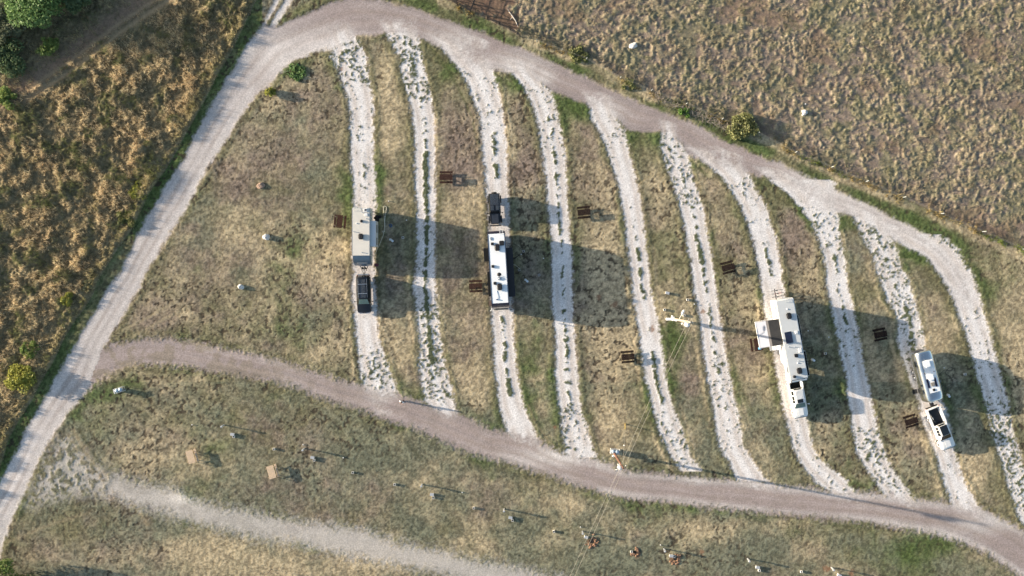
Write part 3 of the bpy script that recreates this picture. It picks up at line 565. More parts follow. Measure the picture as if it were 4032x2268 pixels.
# ------------------------------------------------------------------ loft for cars
def prof(w, zt, wt, wb, zb, z4=None, sill=.42, z1=None):
    return [(0, zt), (wt * .65, (zt if z1 is None else z1) - .012), (wt, zt - .05), (wb, zb), (w, (zb - .09) if z4 is None else z4), (w + .015, .78), (w - .02, sill + .12), (w - .16, sill), (0, sill)]
def ring(y, p):
    R = [Vector((x, y, z)) for x, z in p]; L = [Vector((-x, y, z)) for x, z in p[7:0:-1]]
    return R + L
def car_body(name, sts, m, parent):
    mb = MB(); rs = [[mb.bm.verts.new(v) for v in ring(y, p)] for y, p in sts]; n = len(rs[0])
    for a, b in zip(rs, rs[1:]):
        for k in range(n):
            try: mb.bm.faces.new((a[k], a[(k + 1) % n], b[(k + 1) % n], b[k]))
            except Exception: pass
    mb.bm.faces.new(rs[0]); mb.bm.faces.new(rs[-1][::-1])
    return mb.build(name, m, parent, 28)
def panel(name, rows, m, parent, shrink=.90, off=.012):
    pts = [p for r in rows for p in r]; c = sum(pts, Vector()) / len(pts)
    a = rows[0][0]; b = rows[0][-1]; d = rows[-1][0]; nrm = (b - a).cross(d - a).normalized()
    if nrm.dot(c - Vector((0, c.y, .6))) < 0 and abs(c.x) > .3: nrm = -nrm
    if abs(c.x) <= .3 and nrm.z < 0: nrm = -nrm
    rows = [[c + (p - c) * shrink + nrm * off for p in r] for r in rows]
    mb = MB(); mb.quadstrip(rows); return mb.build(name, m, parent, 60)
def center_glass(name, s0, s1, m, parent, shrink=.9, off=.012):
    def row(s):
        y, p = s; R = [Vector((x, y, z)) for x, z in p[:3]]; return [Vector((-v.x, v.y, v.z)) for v in R[:0:-1]] + R
    return panel(name, [row(s0), row(s1)], m, parent, shrink, off)
def side_glass(name, s0, s1, m, parent, side, f0=0, f1=1, lo=.08, hi=.9):
    def pt(s, t):
        y, p = s; a = Vector((p[3][0] * side, y, p[3][1])); b = Vector((p[2][0] * side, y, p[2][1])); return a.lerp(b, t)
    A0, A1 = pt(s0, lo), pt(s0, hi); B0, B1 = pt(s1, lo), pt(s1, hi)
    r0 = [A0.lerp(B0, f0), A0.lerp(B0, f1)]; r1 = [A1.lerp(B1, f0), A1.lerp(B1, f1)]
    n = Vector((side, 0, .25)).normalized() * .012
    mb = MB(); mb.quadstrip([[p + n for p in r0], [p + n for p in r1]]); return mb.build(name, m, parent, 60)
def wheel(parent, x, y, r=.39, wd=.26, rimm=None):
    sgn = 1 if x > 0 else -1
    t = MB(); t.torus((x, y, r), r - .09, .095, 'x', 24, 8); t.cyl((x - wd / 2 + .03, y, r), (x + wd / 2 - .03, y, r), r - .1, seg=20)
    o = t.build('wheel', rubber, parent)
    q = MB(); q.cyl((x + sgn * (wd / 2 - .04), y, r), (x + sgn * (wd / 2), y, r), r * .58, r * .5, seg=16)
    for k in range(5):
        a = k * 2 * math.pi / 5; q.box((x + sgn * (wd / 2 + .004), y + math.cos(a) * r * .3, r + math.sin(a) * r * .3), (.02, .05, r * .5), rx=-a + math.pi / 2)
    q.build('rim', rimm or chrome, o); return o
def place(px, py, deg): p = P(px, py); return (p.x, p.y, 0), D2R(deg)
def localf(loc, rz):            # photograph pixel at height h -> local x, y of a thing
    c, s = math.cos(-rz), math.sin(-rz)
    def f(px, py, h):
        p = P(px, py, h); dx, dy = p.x - loc[0], p.y - loc[1]; return (c * dx - s * dy, s * dx + c * dy)
    return f
def lights(parent, yf, yr, w, zf, zr, m=None):
    for s in (-1, 1):
        MB().box((s * (w - .16), yf, zf), (.30, .10, .16), rz=s * .35, bev=.03).build('headlight', m or chrome, parent)
        MB().box((s * (w - .10), yr, zr), (.16, .10, .34), bev=.03).build('tail_light', redl, parent)
def mirror(parent, x, y, z, m):
    s = 1 if x > 0 else -1
    MB().box((x + s * .10, y, z), (.20, .06, .05)).box((x + s * .26, y - .02, z + .06), (.20, .14, .24), bev=.03).build('side_mirror', m, parent)
# ================================================================== black full-size SUV towing the cream trailer
loc, rz = place(1437, 1157, 1.8)
t = thing('sport_utility_vehicle', 'long black car with silver roof rails hitched to the cream camper trailer', 'car', loc, rz)
S = [(-2.68, prof(.66, .80, .5, .62, .77, sill=.34)), (-2.60, prof(.86, .96, .62, .80, .92, sill=.32)), (-2.35, prof(.97, 1.08, .74, .9, 1.03)), (-1.42, prof(1.0, 1.17, .78, .92, 1.10)),
     (-.72, prof(1.0, 1.84, .62, .90, 1.16)), (-.2, prof(1.01, 1.89, .66, .92, 1.18)), (1.2, prof(1.01, 1.90, .67, .92, 1.18)), (2.32, prof(1.0, 1.87, .65, .90, 1.18)), (2.58, prof(.95, 1.30, .60, .84, 1.16, sill=.38)), (2.66, prof(.80, .95, .5, .72, .9, sill=.42))]
car_body('body', S, blackp, t)
center_glass('windscreen', S[3], S[4], glassb, t, .93); center_glass('rear_window', S[7], S[8], glass, t, .9)
for s in (-1, 1):
    side_glass('side_window', S[4], S[5], glass, t, s, .25, .95); side_glass('side_window', S[5], S[6], glass, t, s, .02, .97); side_glass('side_window', S[6], S[7], glass, t, s, .02, .92)
    wheel(t, s * .90, -1.72); wheel(t, s * .90, 1.55)
    MB().tube([(s * .60, -.5, 1.90), (s * .60, -.4, 1.955), (s * .60, 2.0, 1.955), (s * .60, 2.1, 1.90)], .028).build('roof_rail', chrome, t)
    mirror(t, s * .98, -1.05, 1.16, blackp)
    MB().box((s * .96, 0, 1.02), (.02, 4.2, .03)).build('side_trim', chrome, t)
for y in (.05, 1.35): MB().box((0, y, 1.985), (1.26, .07, .04), bev=.015).build('roof_bar', steel, t)
r_ = MB()
for k in range(5): r_.box((-.32 + .16 * k, .75, 1.905), (.02, 2.5, .014))
r_.build('roof_ribs', steel, t)
MB().box((0, -.42, 1.885), (.8, .5, .02), bev=.008).build('sunroof', glass, t)
MB().tube([(-.62, -2.62, .84), (0, -2.72, .84), (.62, -2.62, .84)], .035).build('grille_bar', chrome, t)
MB().box((0, 2.72, .52), (1.7, .16, .22), bev=.05).build('rear_bumper', steel, t); MB().box((0, -2.70, .45), (1.5, .12, .22), bev=.05).build('front_bumper', chrome, t)
lights(t, -2.56, 2.60, .92, .86, 1.0)
# ================================================================== black boxy off-roader
loc, rz = place(1949, 826, 2.7)
t = thing('off_road_car', 'boxy black off-roader with spare wheel, parked behind the white-roofed motorhome', 'car', loc, rz)
S = [(-2.08, prof(.60, .98, .5, .58, .95, sill=.50)), (-2.02, prof(.62, 1.16, .52, .58, 1.12, sill=.45)), (-.62, prof(.80, 1.22, .66, .74, 1.16)), (-.60, prof(.80, 1.24, .68, .76, 1.18)),
     (-.34, prof(.82, 1.82, .60, .78, 1.20)), (.9, prof(.83, 1.87, .66, .80, 1.22)), (2.02, prof(.82, 1.86, .66, .79, 1.22)), (2.08, prof(.80, 1.80, .64, .78, 1.2))]
car_body('body', S, blackp, t)
center_glass('windscreen', S[3], S[4], glass, t, .9)
for s in (-1, 1):
    side_glass('side_window', S[4], S[5], glass, t, s, .05, .48); side_glass('side_window', S[4], S[5], glass, t, s, .55, .97); side_glass('side_window', S[5], S[6], glass, t, s, .06, .9)
    wheel(t, s * .80, -1.42, .42); wheel(t, s * .80, 1.38, .42)
    for y in (-1.42, 1.38): MB().prism([(y - .52, .62), (y - .40, .95), (y + .40, .95), (y + .56, .62), (y + .5, .60), (y + .36, .88), (y - .36, .88), (y - .48, .60)], s * .70, s * .96).build('fender', black, t)
    mirror(t, s * .78, -.55, 1.28, black)
    MB().ball((s * .44, -2.06, 1.02), (.09, .05, .09)).build('headlight', chrome, t)
r_ = MB()
for k in range(8):
    x = -.50 + k * .143; r_.box((x, 1.25, 1.885), (.022, 1.5, .03)); 
    if k not in (3, 4): r_.box((x, .12, 1.872), (.022, .62, .03))
r_.build('roof_ribs', steel, t)
o = MB(); o.torus((0, 2.26, 1.05), .28, .11, 'y', 20, 8); o.cyl((0, 2.16, 1.05), (0, 2.32, 1.05), .24, seg=16); o.build('spare_wheel', rubber, t)
MB().box((0, -2.26, .62), (1.6, .16, .2), bev=.04).box((-.3, -2.33, .72), (.06, .14, .1)).box((.3, -2.33, .72), (.06, .14, .1)).build('front_bumper', black, t)
MB().box((0, 2.16, .62), (1.6, .14, .2), bev=.04).build('rear_bumper', black, t)
MB().prism([(-1.98, 1.165), (-.7, 1.225), (-.7, 1.245), (-1.98, 1.185)], -.46, .46, .01).build('bonnet', mat('grey_black_bonnet', (.035, .040, .050), .22, var=.1, coat=.6), t)
[MB().box(q_, (.05, .07, .03)).build('bonnet_latch', chrome, t) for q_ in ((-.30, -1.1, 1.26), (.22, -1.3, 1.255))]
# ================================================================== pickups
def pickup(name, label, px, py, deg, L, cab, bedl, bed_m, roof_extra, rail=1.28, zr=1.93, w=1.0, teal=False):
    loc, rz = place(px, py, deg); t = thing(name, label, 'pickup truck', loc, rz); h = L / 2
    c0 = cab[0]; c1 = cab[1]                      # windscreen base / cab back
    S = [(-h, prof(.62, .86, .5, .58, .82, sill=.4)), (-h + .06, prof(w - .12, 1.08, .66, .82, 1.02, sill=.38)), (-h + .35, prof(w - .02, 1.22, .74, .88, 1.14)), (c0, prof(w, 1.30, .80, .90, 1.20)),
         (c0 + .72, prof(w, zr - .03, .64, .89, 1.26)), (c0 + 1.2, prof(w, zr, .69, .90, 1.28)), (c1 - .12, prof(w, zr - .01, .68, .90, 1.28)), (c1, prof(w, rail + .02, .66, .90, 1.27)),
         (c1 + .05, prof(w, .78, .62, w - .12, rail, rail - .005)), (h - .12, prof(w, .78, .62, w - .12, rail, rail - .005)), (h - .10, prof(w, rail, .62, w - .12, rail - .001, rail - .03)), (h, prof(w - .05, rail, .6, w - .16, rail - .01, rail - .05, sill=.5))]
    car_body('body', S, white_body, t)
    center_glass('windscreen', S[3], S[4], glassb if teal else glass, t, .95); center_glass('rear_window', S[6], S[7], glass, t, .8, .02)
    for s in (-1, 1):
        side_glass('side_window', S[4], S[5], glass, t, s, .1, .98); side_glass('side_window', S[5], S[6], glass, t, s, .02, .40 if not roof_extra else .5); side_glass('side_window', S[5], S[6], glass, t, s, .5 if not roof_extra else .56, .93)
        wheel(t, s * (w - .09), -h + 1.02, .42); wheel(t, s * (w - .09), h - 1.25, .42); mirror(t, s * w, c0 + .35, 1.3, black if not teal else white)
        [MB().torus((s * w, y_, .46), .50, .035, 'x', 20, 6).build('wheel_arch', white_body, t) for y_ in (-h + 1.02, h - 1.25)]
    lights(t, -h + .05, h - .02, w - .04, .98, 1.05)
    MB().box((0, (c1 + .08 + h - .14) / 2, .80), (2 * (w - .16), h - .22 - c1, .03)).build('bed_liner', bed_m, t)
    MB().box((-(w - .135), (c1 + h) / 2 - .02, 1.02), (.02, h - .24 - c1, .42)).box(((w - .135), (c1 + h) / 2 - .02, 1.02), (.02, h - .24 - c1, .42)).box((0, c1 + .075, 1.02), (1.6, .02, .42)).box((0, h - .14, 1.02), (1.6, .02, .42)).build('bed_wall', bed_m, t)
    MB().box((0, -h - .04, .62), (1.7, .14, .24), bev=.05).build('front_bumper', chrome, t); MB().box((0, h + .08, .60), (1.75, .18, .2), bev=.05).build('rear_bumper', chrome if not roof_extra else black, t)
    MB().box((0, -h - .005, .86), (1.1, .05, .30), bev=.02).build('grille', black, t)
    MB().prism([(-h + .3, 1.235), (c0 - .15, 1.305), (c0 - .15, 1.325), (-h + .3, 1.25)], -.36, .36, .008).build('bonnet', white_body, t)
    return t, c0, c1, h
t, c0, c1, h = pickup('pickup_truck', 'white pickup truck tucked under the nose of the long white camper', 3131, 1553, 10.5, 6.25, (-1.72, .98), 2, darkroof, False, teal=True)
MB().box((0, c0 + 1.02, 1.935), (.80, .52, .02), bev=.008).build('sunroof', glass, t)
r_ = MB()
for k in range(6): r_.box((-.45 + .18 * k, c0 + 1.92, 1.94), (.03, 1.05, .02))
r_.build('roof_ribs', white, t)
MB().box((0, -h + .18, 1.19), (.5, .10, .04), bev=.01).build('badge_strip', steel, t)
t, c0, c1, h = pickup('pickup_truck', 'white pickup truck with a bicycle lying in its open bed, ahead of the silver trailer', 3692, 1681, 21.9, 6.1, (-1.60, .62), 2, black, True)
truckloc, truckrz = Vector(t.location), t.rotation_euler[2]
MB().box((0, c0 + 1.42, 1.935), (1.02, 1.35, .025), bev=.01).build('sunroof', glass, t)
# ================================================================== camper shells
def rv_wheels(t, w, ys, r=.36):
    for y in ys:
        for s in (-1, 1): wheel(t, s * (w - .14), y, r, .24, white)
def ac(t, x, y, z, m=black, sx=.66, sy=.85, h=.30):
    MB().box((x, y, z + h / 2), (sx, sy, h), bev=.11, seg=3).build('air_conditioner', m, t)
def vent(t, x, y, z, m=black, s=.38, h=.12, name='roof_vent'):
    MB().box((x, y, z + h / 2), (s, s, h), bev=.03).build(name, m, t)
def pipe(t, x, y, z, m=steel, r=.05, h=.14, name='vent_pipe'):
    MB().cyl((x, y, z), (x, y, z + h), r, seg=10).cyl((x, y, z + h), (x, y, z + h + .03), r * 1.5, r * 1.1, seg=10).build(name, m, t)
def slide(t, x0, x1, y0, y1, z0, z1, side, mwall, mroof, wins, winm=glass):
    s = MB().box(((x0 + x1) / 2, (y0 + y1) / 2, (z0 + z1) / 2), (abs(x1 - x0), abs(y1 - y0), z1 - z0), bev=.03).build('slide_out', mwall, t)
    MB().box(((x0 + x1) / 2, (y0 + y1) / 2, z1 + .006), (abs(x1 - x0) - .06, abs(y1 - y0) - .08, .016)).build('slide_out_roof', mroof, s)
    xo = x1 + side * .008
    for (a, b, c, d) in wins: MB().box((xo, (a + b) / 2, (c + d) / 2), (.02, abs(b - a), d - c), bev=.006).build('window', winm, s)
def hull(t, yz, w, m, bev=.07): return MB().prism(yz, -w, w, bev).build('body', m, t)
def roofsheet(t, w, y0, y1, z, m): MB().box((0, (y0 + y1) / 2, z + .008), (2 * w, abs(y1 - y0), .02), bev=.006).build('roof_membrane', m, t)
def gutter(t, w, y0, y1, z, m):
    for s in (-1, 1): MB().box((s * (w + .01), (y0 + y1) / 2, z), (.05, abs(y1 - y0), .05)).build('gutter', m, t)
def ladder(t, x, y, z0, z1, m=steel):
    l = MB()
    for s in (-.2, .2): l.tube([(x + s, y, z0), (x + s, y + .08, z0 + .3), (x + s, y + .08, z1 - .1), (x + s, y + .02, z1 + .22), (x + s, y - .35, z1 + .24), (x + s, y - .5, z1 + .02)], .022)
    k = z0 + .3
    while k < z1: l.cyl((x - .2, y + .08, k), (x + .2, y + .08, k), .018, seg=6); k += .3
    l.cyl((x - .2, y - .2, z1 + .24), (x + .2, y - .2, z1 + .24), .018, seg=6); l.build('ladder', m, t)
def jack(t, x, y):
    MB().cyl((x, y, .02), (x, y, .7), .035, seg=8).box((x, y, .02), (.22, .22, .04)).build('stabiliser_jack', black, t)
# ---- cream travel trailer
loc = (-20.70, 7.72, 0); rz = 0.0
t = thing('travel_trailer', 'cream-roofed camper trailer with blue-grey front cap beside the first gravel lane', 'camper trailer', loc, rz)
F = localf(loc, rz); W = 1.2; ZR = 3.12
hull(t, [(3.34, .62), (3.34, ZR), (-3.30, ZR), (-3.30, .62)], W, cream_side, .05)
MB().prism([(-3.305, .62), (-3.305, ZR - .01), (-3.75, ZR - .22), (-4.25, 2.30), (-4.60, 1.45), (-4.62, .80), (-4.5, .62)], -W + .01, W - .01, .05).build('front_cap', blue_cap, t)
for s in (-1, 1): MB().prism([(-3.31, .8), (-3.31, 2.2), (-4.0, 1.9), (-4.45, 1.0), (-4.45, .8)], s * (W - .012), s * (W + .004)).build('side_panel', cream_side, t)
MB().tube([(-1.12, -4.40, 1.02), (-.6, -4.64, .95), (0, -4.67, .93), (.6, -4.64, .95), (1.12, -4.40, 1.02)], .035).build('cap_trim', chrome, t)
roofsheet(t, W - .05, 3.30, -3.26, ZR, cream); gutter(t, W, 3.3, -3.3, ZR - .05, steel)
for (px, py, s, m_, nm) in [(1439.4, 827, .52, white, 'skylight'), (1441.9, 845, .40, white, 'roof_vent')]:
    x, y = F(px, py, ZR); vent(t, x, y, ZR + .018, m_, s, .12, nm)
    if nm == 'skylight': MB().box((x + .02, y, ZR + .145), (.30, .24, .02), bev=.006).build('skylight_pane', glass, t)
for px, py in [(1427, 837), (1443.5, 861.4), (1392.8, 912.4), (1425.7, 994)]: x, y = F(px, py, ZR); pipe(t, x, y, ZR + .018)
x, y = F(1423.2, 870.7, ZR); MB().cyl((x, y, ZR), (x, y, ZR + .16), .20, seg=20).ball((x, y, ZR + .16), (.20, .20, .07)).build('antenna_dome', black, t)
x, y = F(1403.4, 879.4, ZR); pipe(t, x, y, ZR + .018, white, .06, .06)
x, y = F(1421.4, 931.6, ZR); ac(t, x, y, ZR + .018, black, .66, .80)
_, ya = F(1470, 869.5, 2.85); _, yb = F(1470, 971, 2.85)
slide(t, W - .05, W + .80, ya, yb, .85, 2.86, 1, cream_side, rv_grey, [(ya - .5, ya - 1.6, 1.7, 2.45), (yb + .25, yb + 1.25, 1.7, 2.45)])
MB().tube([(-W - .07, 3.1, 2.92), (-W - .07, -2.6, 2.92)], .06, 8).build('awning_roll', navy, t)
for (y0, y1) in [(2.6, 2.2), (-2.7, -3.2)]: MB().box((W + .006, (y0 + y1) / 2, 2.2), (.02, abs(y1 - y0), .5), bev=.005).build('window', glass, t)
MB().box((-W - .006, -1.2, 1.7), (.02, .7, 1.9)).build('entry_door', cream, t); MB().box((-W - .006, 1.2, 2.1), (.02, 1.1, .6)).build('window', glass, t)
rv_wheels(t, W, (-.05, .75)); ladder(t, -.72, 3.34, .7, ZR)
for x in (-.9, .9): jack(t, x, -3.1); jack(t, x, 3.0)
MB().prism([(-4.45, .52), (-4.45, .66), (-6.05, .62), (-6.05, .50)], -.05, .05).tube([(-.62, -4.4, .58), (0, -6.0, .56), (.62, -4.4, .58)], .06, 6).cyl((0, -5.45, .3), (0, -5.45, 1.0), .05, seg=8).build('tow_frame', black, t)
MB().cyl((-.19, -4.95, .62), (-.19, -4.95, 1.1), .17, seg=14).ball((-.19, -4.95, 1.1), (.17, .17, .08)).build('gas_bottle', black, t)
MB().cyl((.19, -4.95, .62), (.19, -4.95, 1.1), .17, seg=14).ball((.19, -4.95, 1.1), (.17, .17, .08)).build('gas_bottle', black, t)
MB().ball((0, -5.45, 1.03), .06).build('jack_head', white, t)
def lettering(txt, parent, loc, rot, size, m, shear=.0, ext=.004):
    c = bpy.data.curves.new('lettering', 'FONT'); c.body = txt; c.size = size; c.align_x = 'CENTER'; c.align_y = 'CENTER'; c.extrude = ext; c.shear = shear; c.offset = .004
    o_ = bpy.data.objects.new('lettering_curve', c); C.objects.link(o_); bpy.context.view_layer.update(); me = bpy.data.meshes.new_from_object(o_.evaluated_get(bpy.context.evaluated_depsgraph_get())); bpy.data.objects.remove(o_); o = bpy.data.objects.new('lettering', me); C.objects.link(o); o.parent = parent; o.location = loc; o.rotation_euler = rot; me.materials.clear(); me.materials.append(m); return o
lettering('PASSPORT', t, (0, -4.275 - .02, 2.02 + .24), (D2R(66), 0, 0), .30, white, .35)
lettering('GT', t, (.12, -4.44, 1.88), (D2R(67), 0, 0), .16, mat('light_blue_letters', (.18, .38, .65), .5), .35)
# ---- motorhome with white roof
gp = P(1963.4, 1059.7); loc = (gp.x, gp.y, 0); rz = D2R(3.5)
t = thing('motorhome', 'black-sided motorhome with bright white roof and slide-outs on both sides', 'motorhome', loc, rz)
F = localf(loc, rz); W = 1.22; ZR = 3.52
hull(t, [(5.15, .45), (5.20, 1.2), (5.18, 3.1), (4.92, 3.46), (4.4, ZR), (-4.7, ZR), (-5.0, 3.45), (-5.22, 3.15), (-5.42, 2.2), (-5.50, 1.1), (-5.50, .5)], W, navy, .09)
roofsheet(t, W - .14, 4.78, -4.72, ZR, rv_white)
for s in (-1, 1): MB().box((s * (W - .07), 0, ZR + .02), (.05, 9.4, .05)).build('gutter', chrome, t)
x0, ya = F(1905, 977.6, 2.9); _, yb = F(1905, 1030, 2.9)
slide(t, -W + .05, -W - .66, ya, yb, .7, 2.95, -1, navy, darkroof, [(ya - .3, yb + .3, 1.7, 2.5)])
_, ya = F(1914, 1071, 2.9); _, yb = F(1918, 1168, 2.9)
slide(t, -W + .05, -W - .34, ya, yb, .7, 2.95, -1, navy, darkroof, [(ya - .3, ya - 1.5, 1.7, 2.5), (yb + .3, yb + 1.4, 1.7, 2.5)])
_, ya = F(2020, 973.9, 3.0); _, yb = F(2025, 1167.5, 3.0)
slide(t, W - .05, W + .88, ya, yb, .7, 3.05, 1, navy, black, [(ya - .4, ya - 1.8, 1.7, 2.5), (yb + .4, yb + 1.9, 1.7, 2.5)])
MB().prism([(-5.235, 3.12), (-5.43, 2.2), (-5.49, 1.5), (-5.51, 1.5), (-5.45, 2.2), (-5.255, 3.13)], -W + .12, W - .12).build('windscreen', glass, t)
MB().box((0, -5.62, .72), (2.2, .22, .36), bev=.10).build('front_bumper', mat('taupe_bumper', (.30, .28, .23), .5), t)
for s in (-1, 1):
    MB().tube([(s * (W - .05), -5.35, 3.0), (s * (W + .12), -5.62, 2.95), (s * (W + .14), -5.75, 2.5)], .03).box((s * (W + .15), -5.72, 2.25), (.24, .10, .5), bev=.03).build('side_mirror', white if s < 0 else black, t)
    MB().box((s * .85, -5.53, 1.1), (.35, .05, .18), bev=.02).build('headlight', chrome, t)
MB().box((-W - .15, -4.75, .55), (.30, .75, .05)).box((-W - .30, -4.75, .30), (.30, .75, .05)).build('entry_step', mat('brown_step', (.12, .085, .065), .7), t)
MB().box((-W - .006, -4.75, 1.7), (.02, .72, 1.9)).build('entry_door', navy, t)
for (px, py, s, m_) in [(1938.6, 960.3, .38, black), (1940.7, 1049, .38, black), (1949, 1115.5, .40, black)]: x, y = F(px, py, ZR); vent(t, x, y, ZR + .02, m_, s, .16)
x, y = F(1933.3, 940, ZR); MB().box((x, y, ZR + .05), (.22, .42, .08), bev=.02).build('roof_hatch', steel, t)
for (px, py) in [(1957.6, 975), (1967.3, 1130)]: x, y = F(px, py, ZR); ac(t, x, y, ZR + .02, black, .68, .92, .34)
x, y = F(1975.4, 957.5, ZR); MB().box((x, y, ZR + .16), (.66, .66, .28), bev=.06).build('roof_box', black, t)
x, y = F(1965.3, 1080.5, ZR + .5); MB().ball((x, y, ZR + .42), (.32, .26, .16)).cyl((x, y - .05, ZR), (x, y - .35, ZR + .4), .03, seg=8).build('satellite_dish', black, t)
x, y = F(1966.2, 1096, ZR); MB().cyl((x, y, ZR + .02), (x, y, ZR + .14), .27, .24, seg=20).ball((x, y, ZR + .14), (.12, .12, .08)).build('dish_mount', steel, t)
x, y = F(1956, 1179, ZR); MB().ball((x, y, ZR + .08), (.11, .11, .12)).build('antenna_dome', mat('blue_dome', (.06, .08, .16), .4), t)
MB().tube([(F(1954.5, 1143, ZR)[0], F(1954.5, 1143, ZR)[1], ZR + .05), (F(1955, 1168, ZR)[0], F(1955, 1168, ZR)[1], ZR + .10), (x, y + .1, ZR + .08)], .025).build('aerial', white, t)
ladder(t, .72, 5.18, .9, ZR, white)
for s in (-1, 1):
    for y in (-3.7, 2.6): wheel(t, s * (W - .15), y, .48, .28)
# ---- long white fifth-wheel camper
gp = P(3087.7, 1331.5); loc = (gp.x, gp.y, 0); rz = D2R(10.5)
t = thing('camper_trailer', 'long white camper trailer with solar panel, awning and bicycle rack', 'camper trailer', loc, rz)
F = localf(loc, rz); W = 1.20; ZR = 3.62
hull(t, [(5.62, .62), (5.66, 3.0), (5.60, ZR), (-5.45, ZR), (-5.72, 3.45), (-5.95, 2.8), (-5.95, 2.25), (-5.55, 1.92), (-3.35, 1.80), (-3.15, .62)], W, white_body, .06)
roofsheet(t, W - .05, 5.52, -5.42, ZR, rv_grey)
MB().prism([(-5.50, ZR - .02), (-5.74, 3.47), (-5.97, 2.8), (-5.99, 2.8), (-5.76, 3.49), (-5.52, ZR)], -W + .05, W - .05).build('front_cap', mat('grey_cap', (.13, .15, .17), .4), t)
MB().prism([(-5.765, 3.44), (-5.97, 2.85), (-6.0, 2.85), (-5.80, 3.46)], -W + .28, W - .28).build('front_window', glass, t)
MB().prism([(-5.60, 3.58), (-5.775, 3.46), (-5.80, 3.48), (-5.62, 3.60)], -W + .2, W - .2).build('cap_trim', white, t)
gutter(t, W, 5.5, -5.4, ZR - .06, white)
MB().box((-W - .05, -2.9, ZR - .16), (.10, 4.9, .10), bev=.02).build('awning_case', steel, t)
for (pxa, pya, pxb, pyb, hh) in [(3052, 1194.5, 3058.5, 1217.5, 2.75), (3049, 1234.5, 3053.5, 1249, 2.45)]:
    _, a = F(pxa, pya, hh); _, b = F(pxb, pyb, hh); MB().box((-W - .006, (a + b) / 2, hh), (.02, abs(a - b), .34), bev=.006).build('window', glass, t)
_, a = F(3099.5, 1446, 2.9); _, b = F(3105.5, 1469, 2.9); MB().box((-W - .006, (a + b) / 2, 2.9), (.02, abs(a - b), .30), bev=.006).build('window', glass, t)
for (xa, ya, xb, yb, dx, zt) in [(3145, 1239, 3165, 1341, .36, 3.2), (3160, 1383, 3195, 1477, .44, 3.2)]:
    _, a = F(xa, ya, zt); _, b = F(xb, yb, zt)
    slide(t, W - .05, W + dx, a, b, .8, zt, 1, white_body, darkroof, [(a - .3, a - 1.4, 1.8, 2.6)])
# awning: black near the wall, pale outer half
_, a1 = F(3056, 1257, 3.35); _, a0 = F(3080, 1357, 3.35); xo, _ = F(2982, 1318, 2.35)
def awn(xA, xB, m, nm):
    rows = []
    zz = lambda x: 3.38 + (2.40 - 3.38) * ((-W - x) / (-W - xo)) ** 1.0
    for k in range(5):
        x = xA + (xB - xA) * k / 4; rows.append([(x, a1 + (a0 - a1) * q / 6, zz(x) - .05 * math.sin(math.pi * q / 6)) for q in range(7)])
    mb = MB(); mb.quadstrip(rows); mb.quadstrip([[(p[0], p[1], p[2] - .012) for p in r] for r in rows]); return mb.build(nm, m, t, 60)
xm = -W + (xo + W) * .46; xm2 = -W + (xo + W) * .56
awn(-W - .01, xm, mat('black_awning_cloth', (.022, .022, .022), .45, var=.3, scale=1.2), 'awning'); awn(xm, xm2, mat('taupe_awning_cloth', (.16, .15, .145), .7), 'awning'); awn(xm2, xo, mat('silver_awning_cloth', (.42, .44, .50), .55, var=.05), 'awning')
MB().tube([(xo, a1 + .08, 2.37), (xo, a0 - .08, 2.37)], .06, 8).build('awning_roll', white, t)
for y in (a1 + .06, a0 - .06): MB().tube([(-W - .02, y, 1.7), (-W - .9, y, 2.35), (xo, y, 2.36)], .035).tube([(-W - .9, y, 2.35), (-W - .05, y, 3.3)], .025).build('awning_arm', white, t)
x, y = F(3105, 1329, ZR); sp_ = MB().box((x, y, ZR + .10), (.98, 1.60, .05)).build('solar_panel', chrome, t)
g_ = MB()
for i in range(6):
    for j in range(9): g_.box((x - .395 + .158 * i, y - .68 + .17 * j, ZR + .13), (.145, .155, .012))
g_.build('solar_cells', mat('solar_cell', (.010, .010, .028), .3, var=.3), sp_)
for i in range(4): MB().box((x + (-.4 if i % 2 else .4), y + (-.6 if i < 2 else .6), ZR + .045), (.05, .05, .08)).build('panel_foot', steel, sp_)
for (px, py, sx, sy) in [(3105.3, 1243.7, .66, .86), (3146.5, 1459.5, .68, .86)]: x, y = F(px, py, ZR); ac(t, x, y, ZR + .02, black, sx, sy, .32)
x, y = F(3134, 1399.5, ZR); vent(t, x, y, ZR + .02, black, .46, .22)
x, y = F(3134.5, 1308.5, ZR); vent(t, x, y, ZR + .02, white, .38, .16); x, y = F(3150, 1379, ZR); MB().box((x, y, ZR + .06), (.42, .62, .10), bev=.03).build('skylight', white, t)
x, y = F(3127, 1483, ZR); MB().cyl((x, y, ZR), (x, y, ZR + .22), .20, seg=18).ball((x, y, ZR + .22), (.20, .20, .07)).build('antenna_dome', black, t)
for (px, py) in [(3099.3, 1217), (3141, 1429), ]: x, y = F(px, py, ZR); MB().ball((x, y, ZR + .05), (.10, .10, .08)).build('vent_cap', white, t)
for (px, py) in [(3128, 1366.5), (3105, 1366), (3142.7, 1420.5)]: x, y = F(px, py, ZR); pipe(t, x, y, ZR + .018)
_, ys = F(3044, 1370, .6); st = MB()
for k in range(4): st.box((-W - .22 - .27 * k, ys, .92 - .22 * k), (.25, .72, .03)); 
for s in (-.36, .36): st.box((-W - .62, ys + s, .58), (1.2, .02, .06), ry=math.atan2(-.82, -1.0) + math.pi)
st.build('entry_steps', aluw, t)
MB().box((-W - .008, ys, 1.85), (.02, .75, 1.95), bev=.005).build('entry_door', white, t); MB().box((-W - .02, ys, 2.35), (.012, .36, .5)).build('door_window', glass, t)
rv_wheels(t, W, (-.9, .1)); ladder(t, .35, 5.62, 1.0, ZR)
for x in (-.8, .8): jack(t, x, -3.3); jack(t, x, 5.0)
MB().box((0, -4.75, 1.45), (.22, .22, .9)).build('king_pin', black, t)
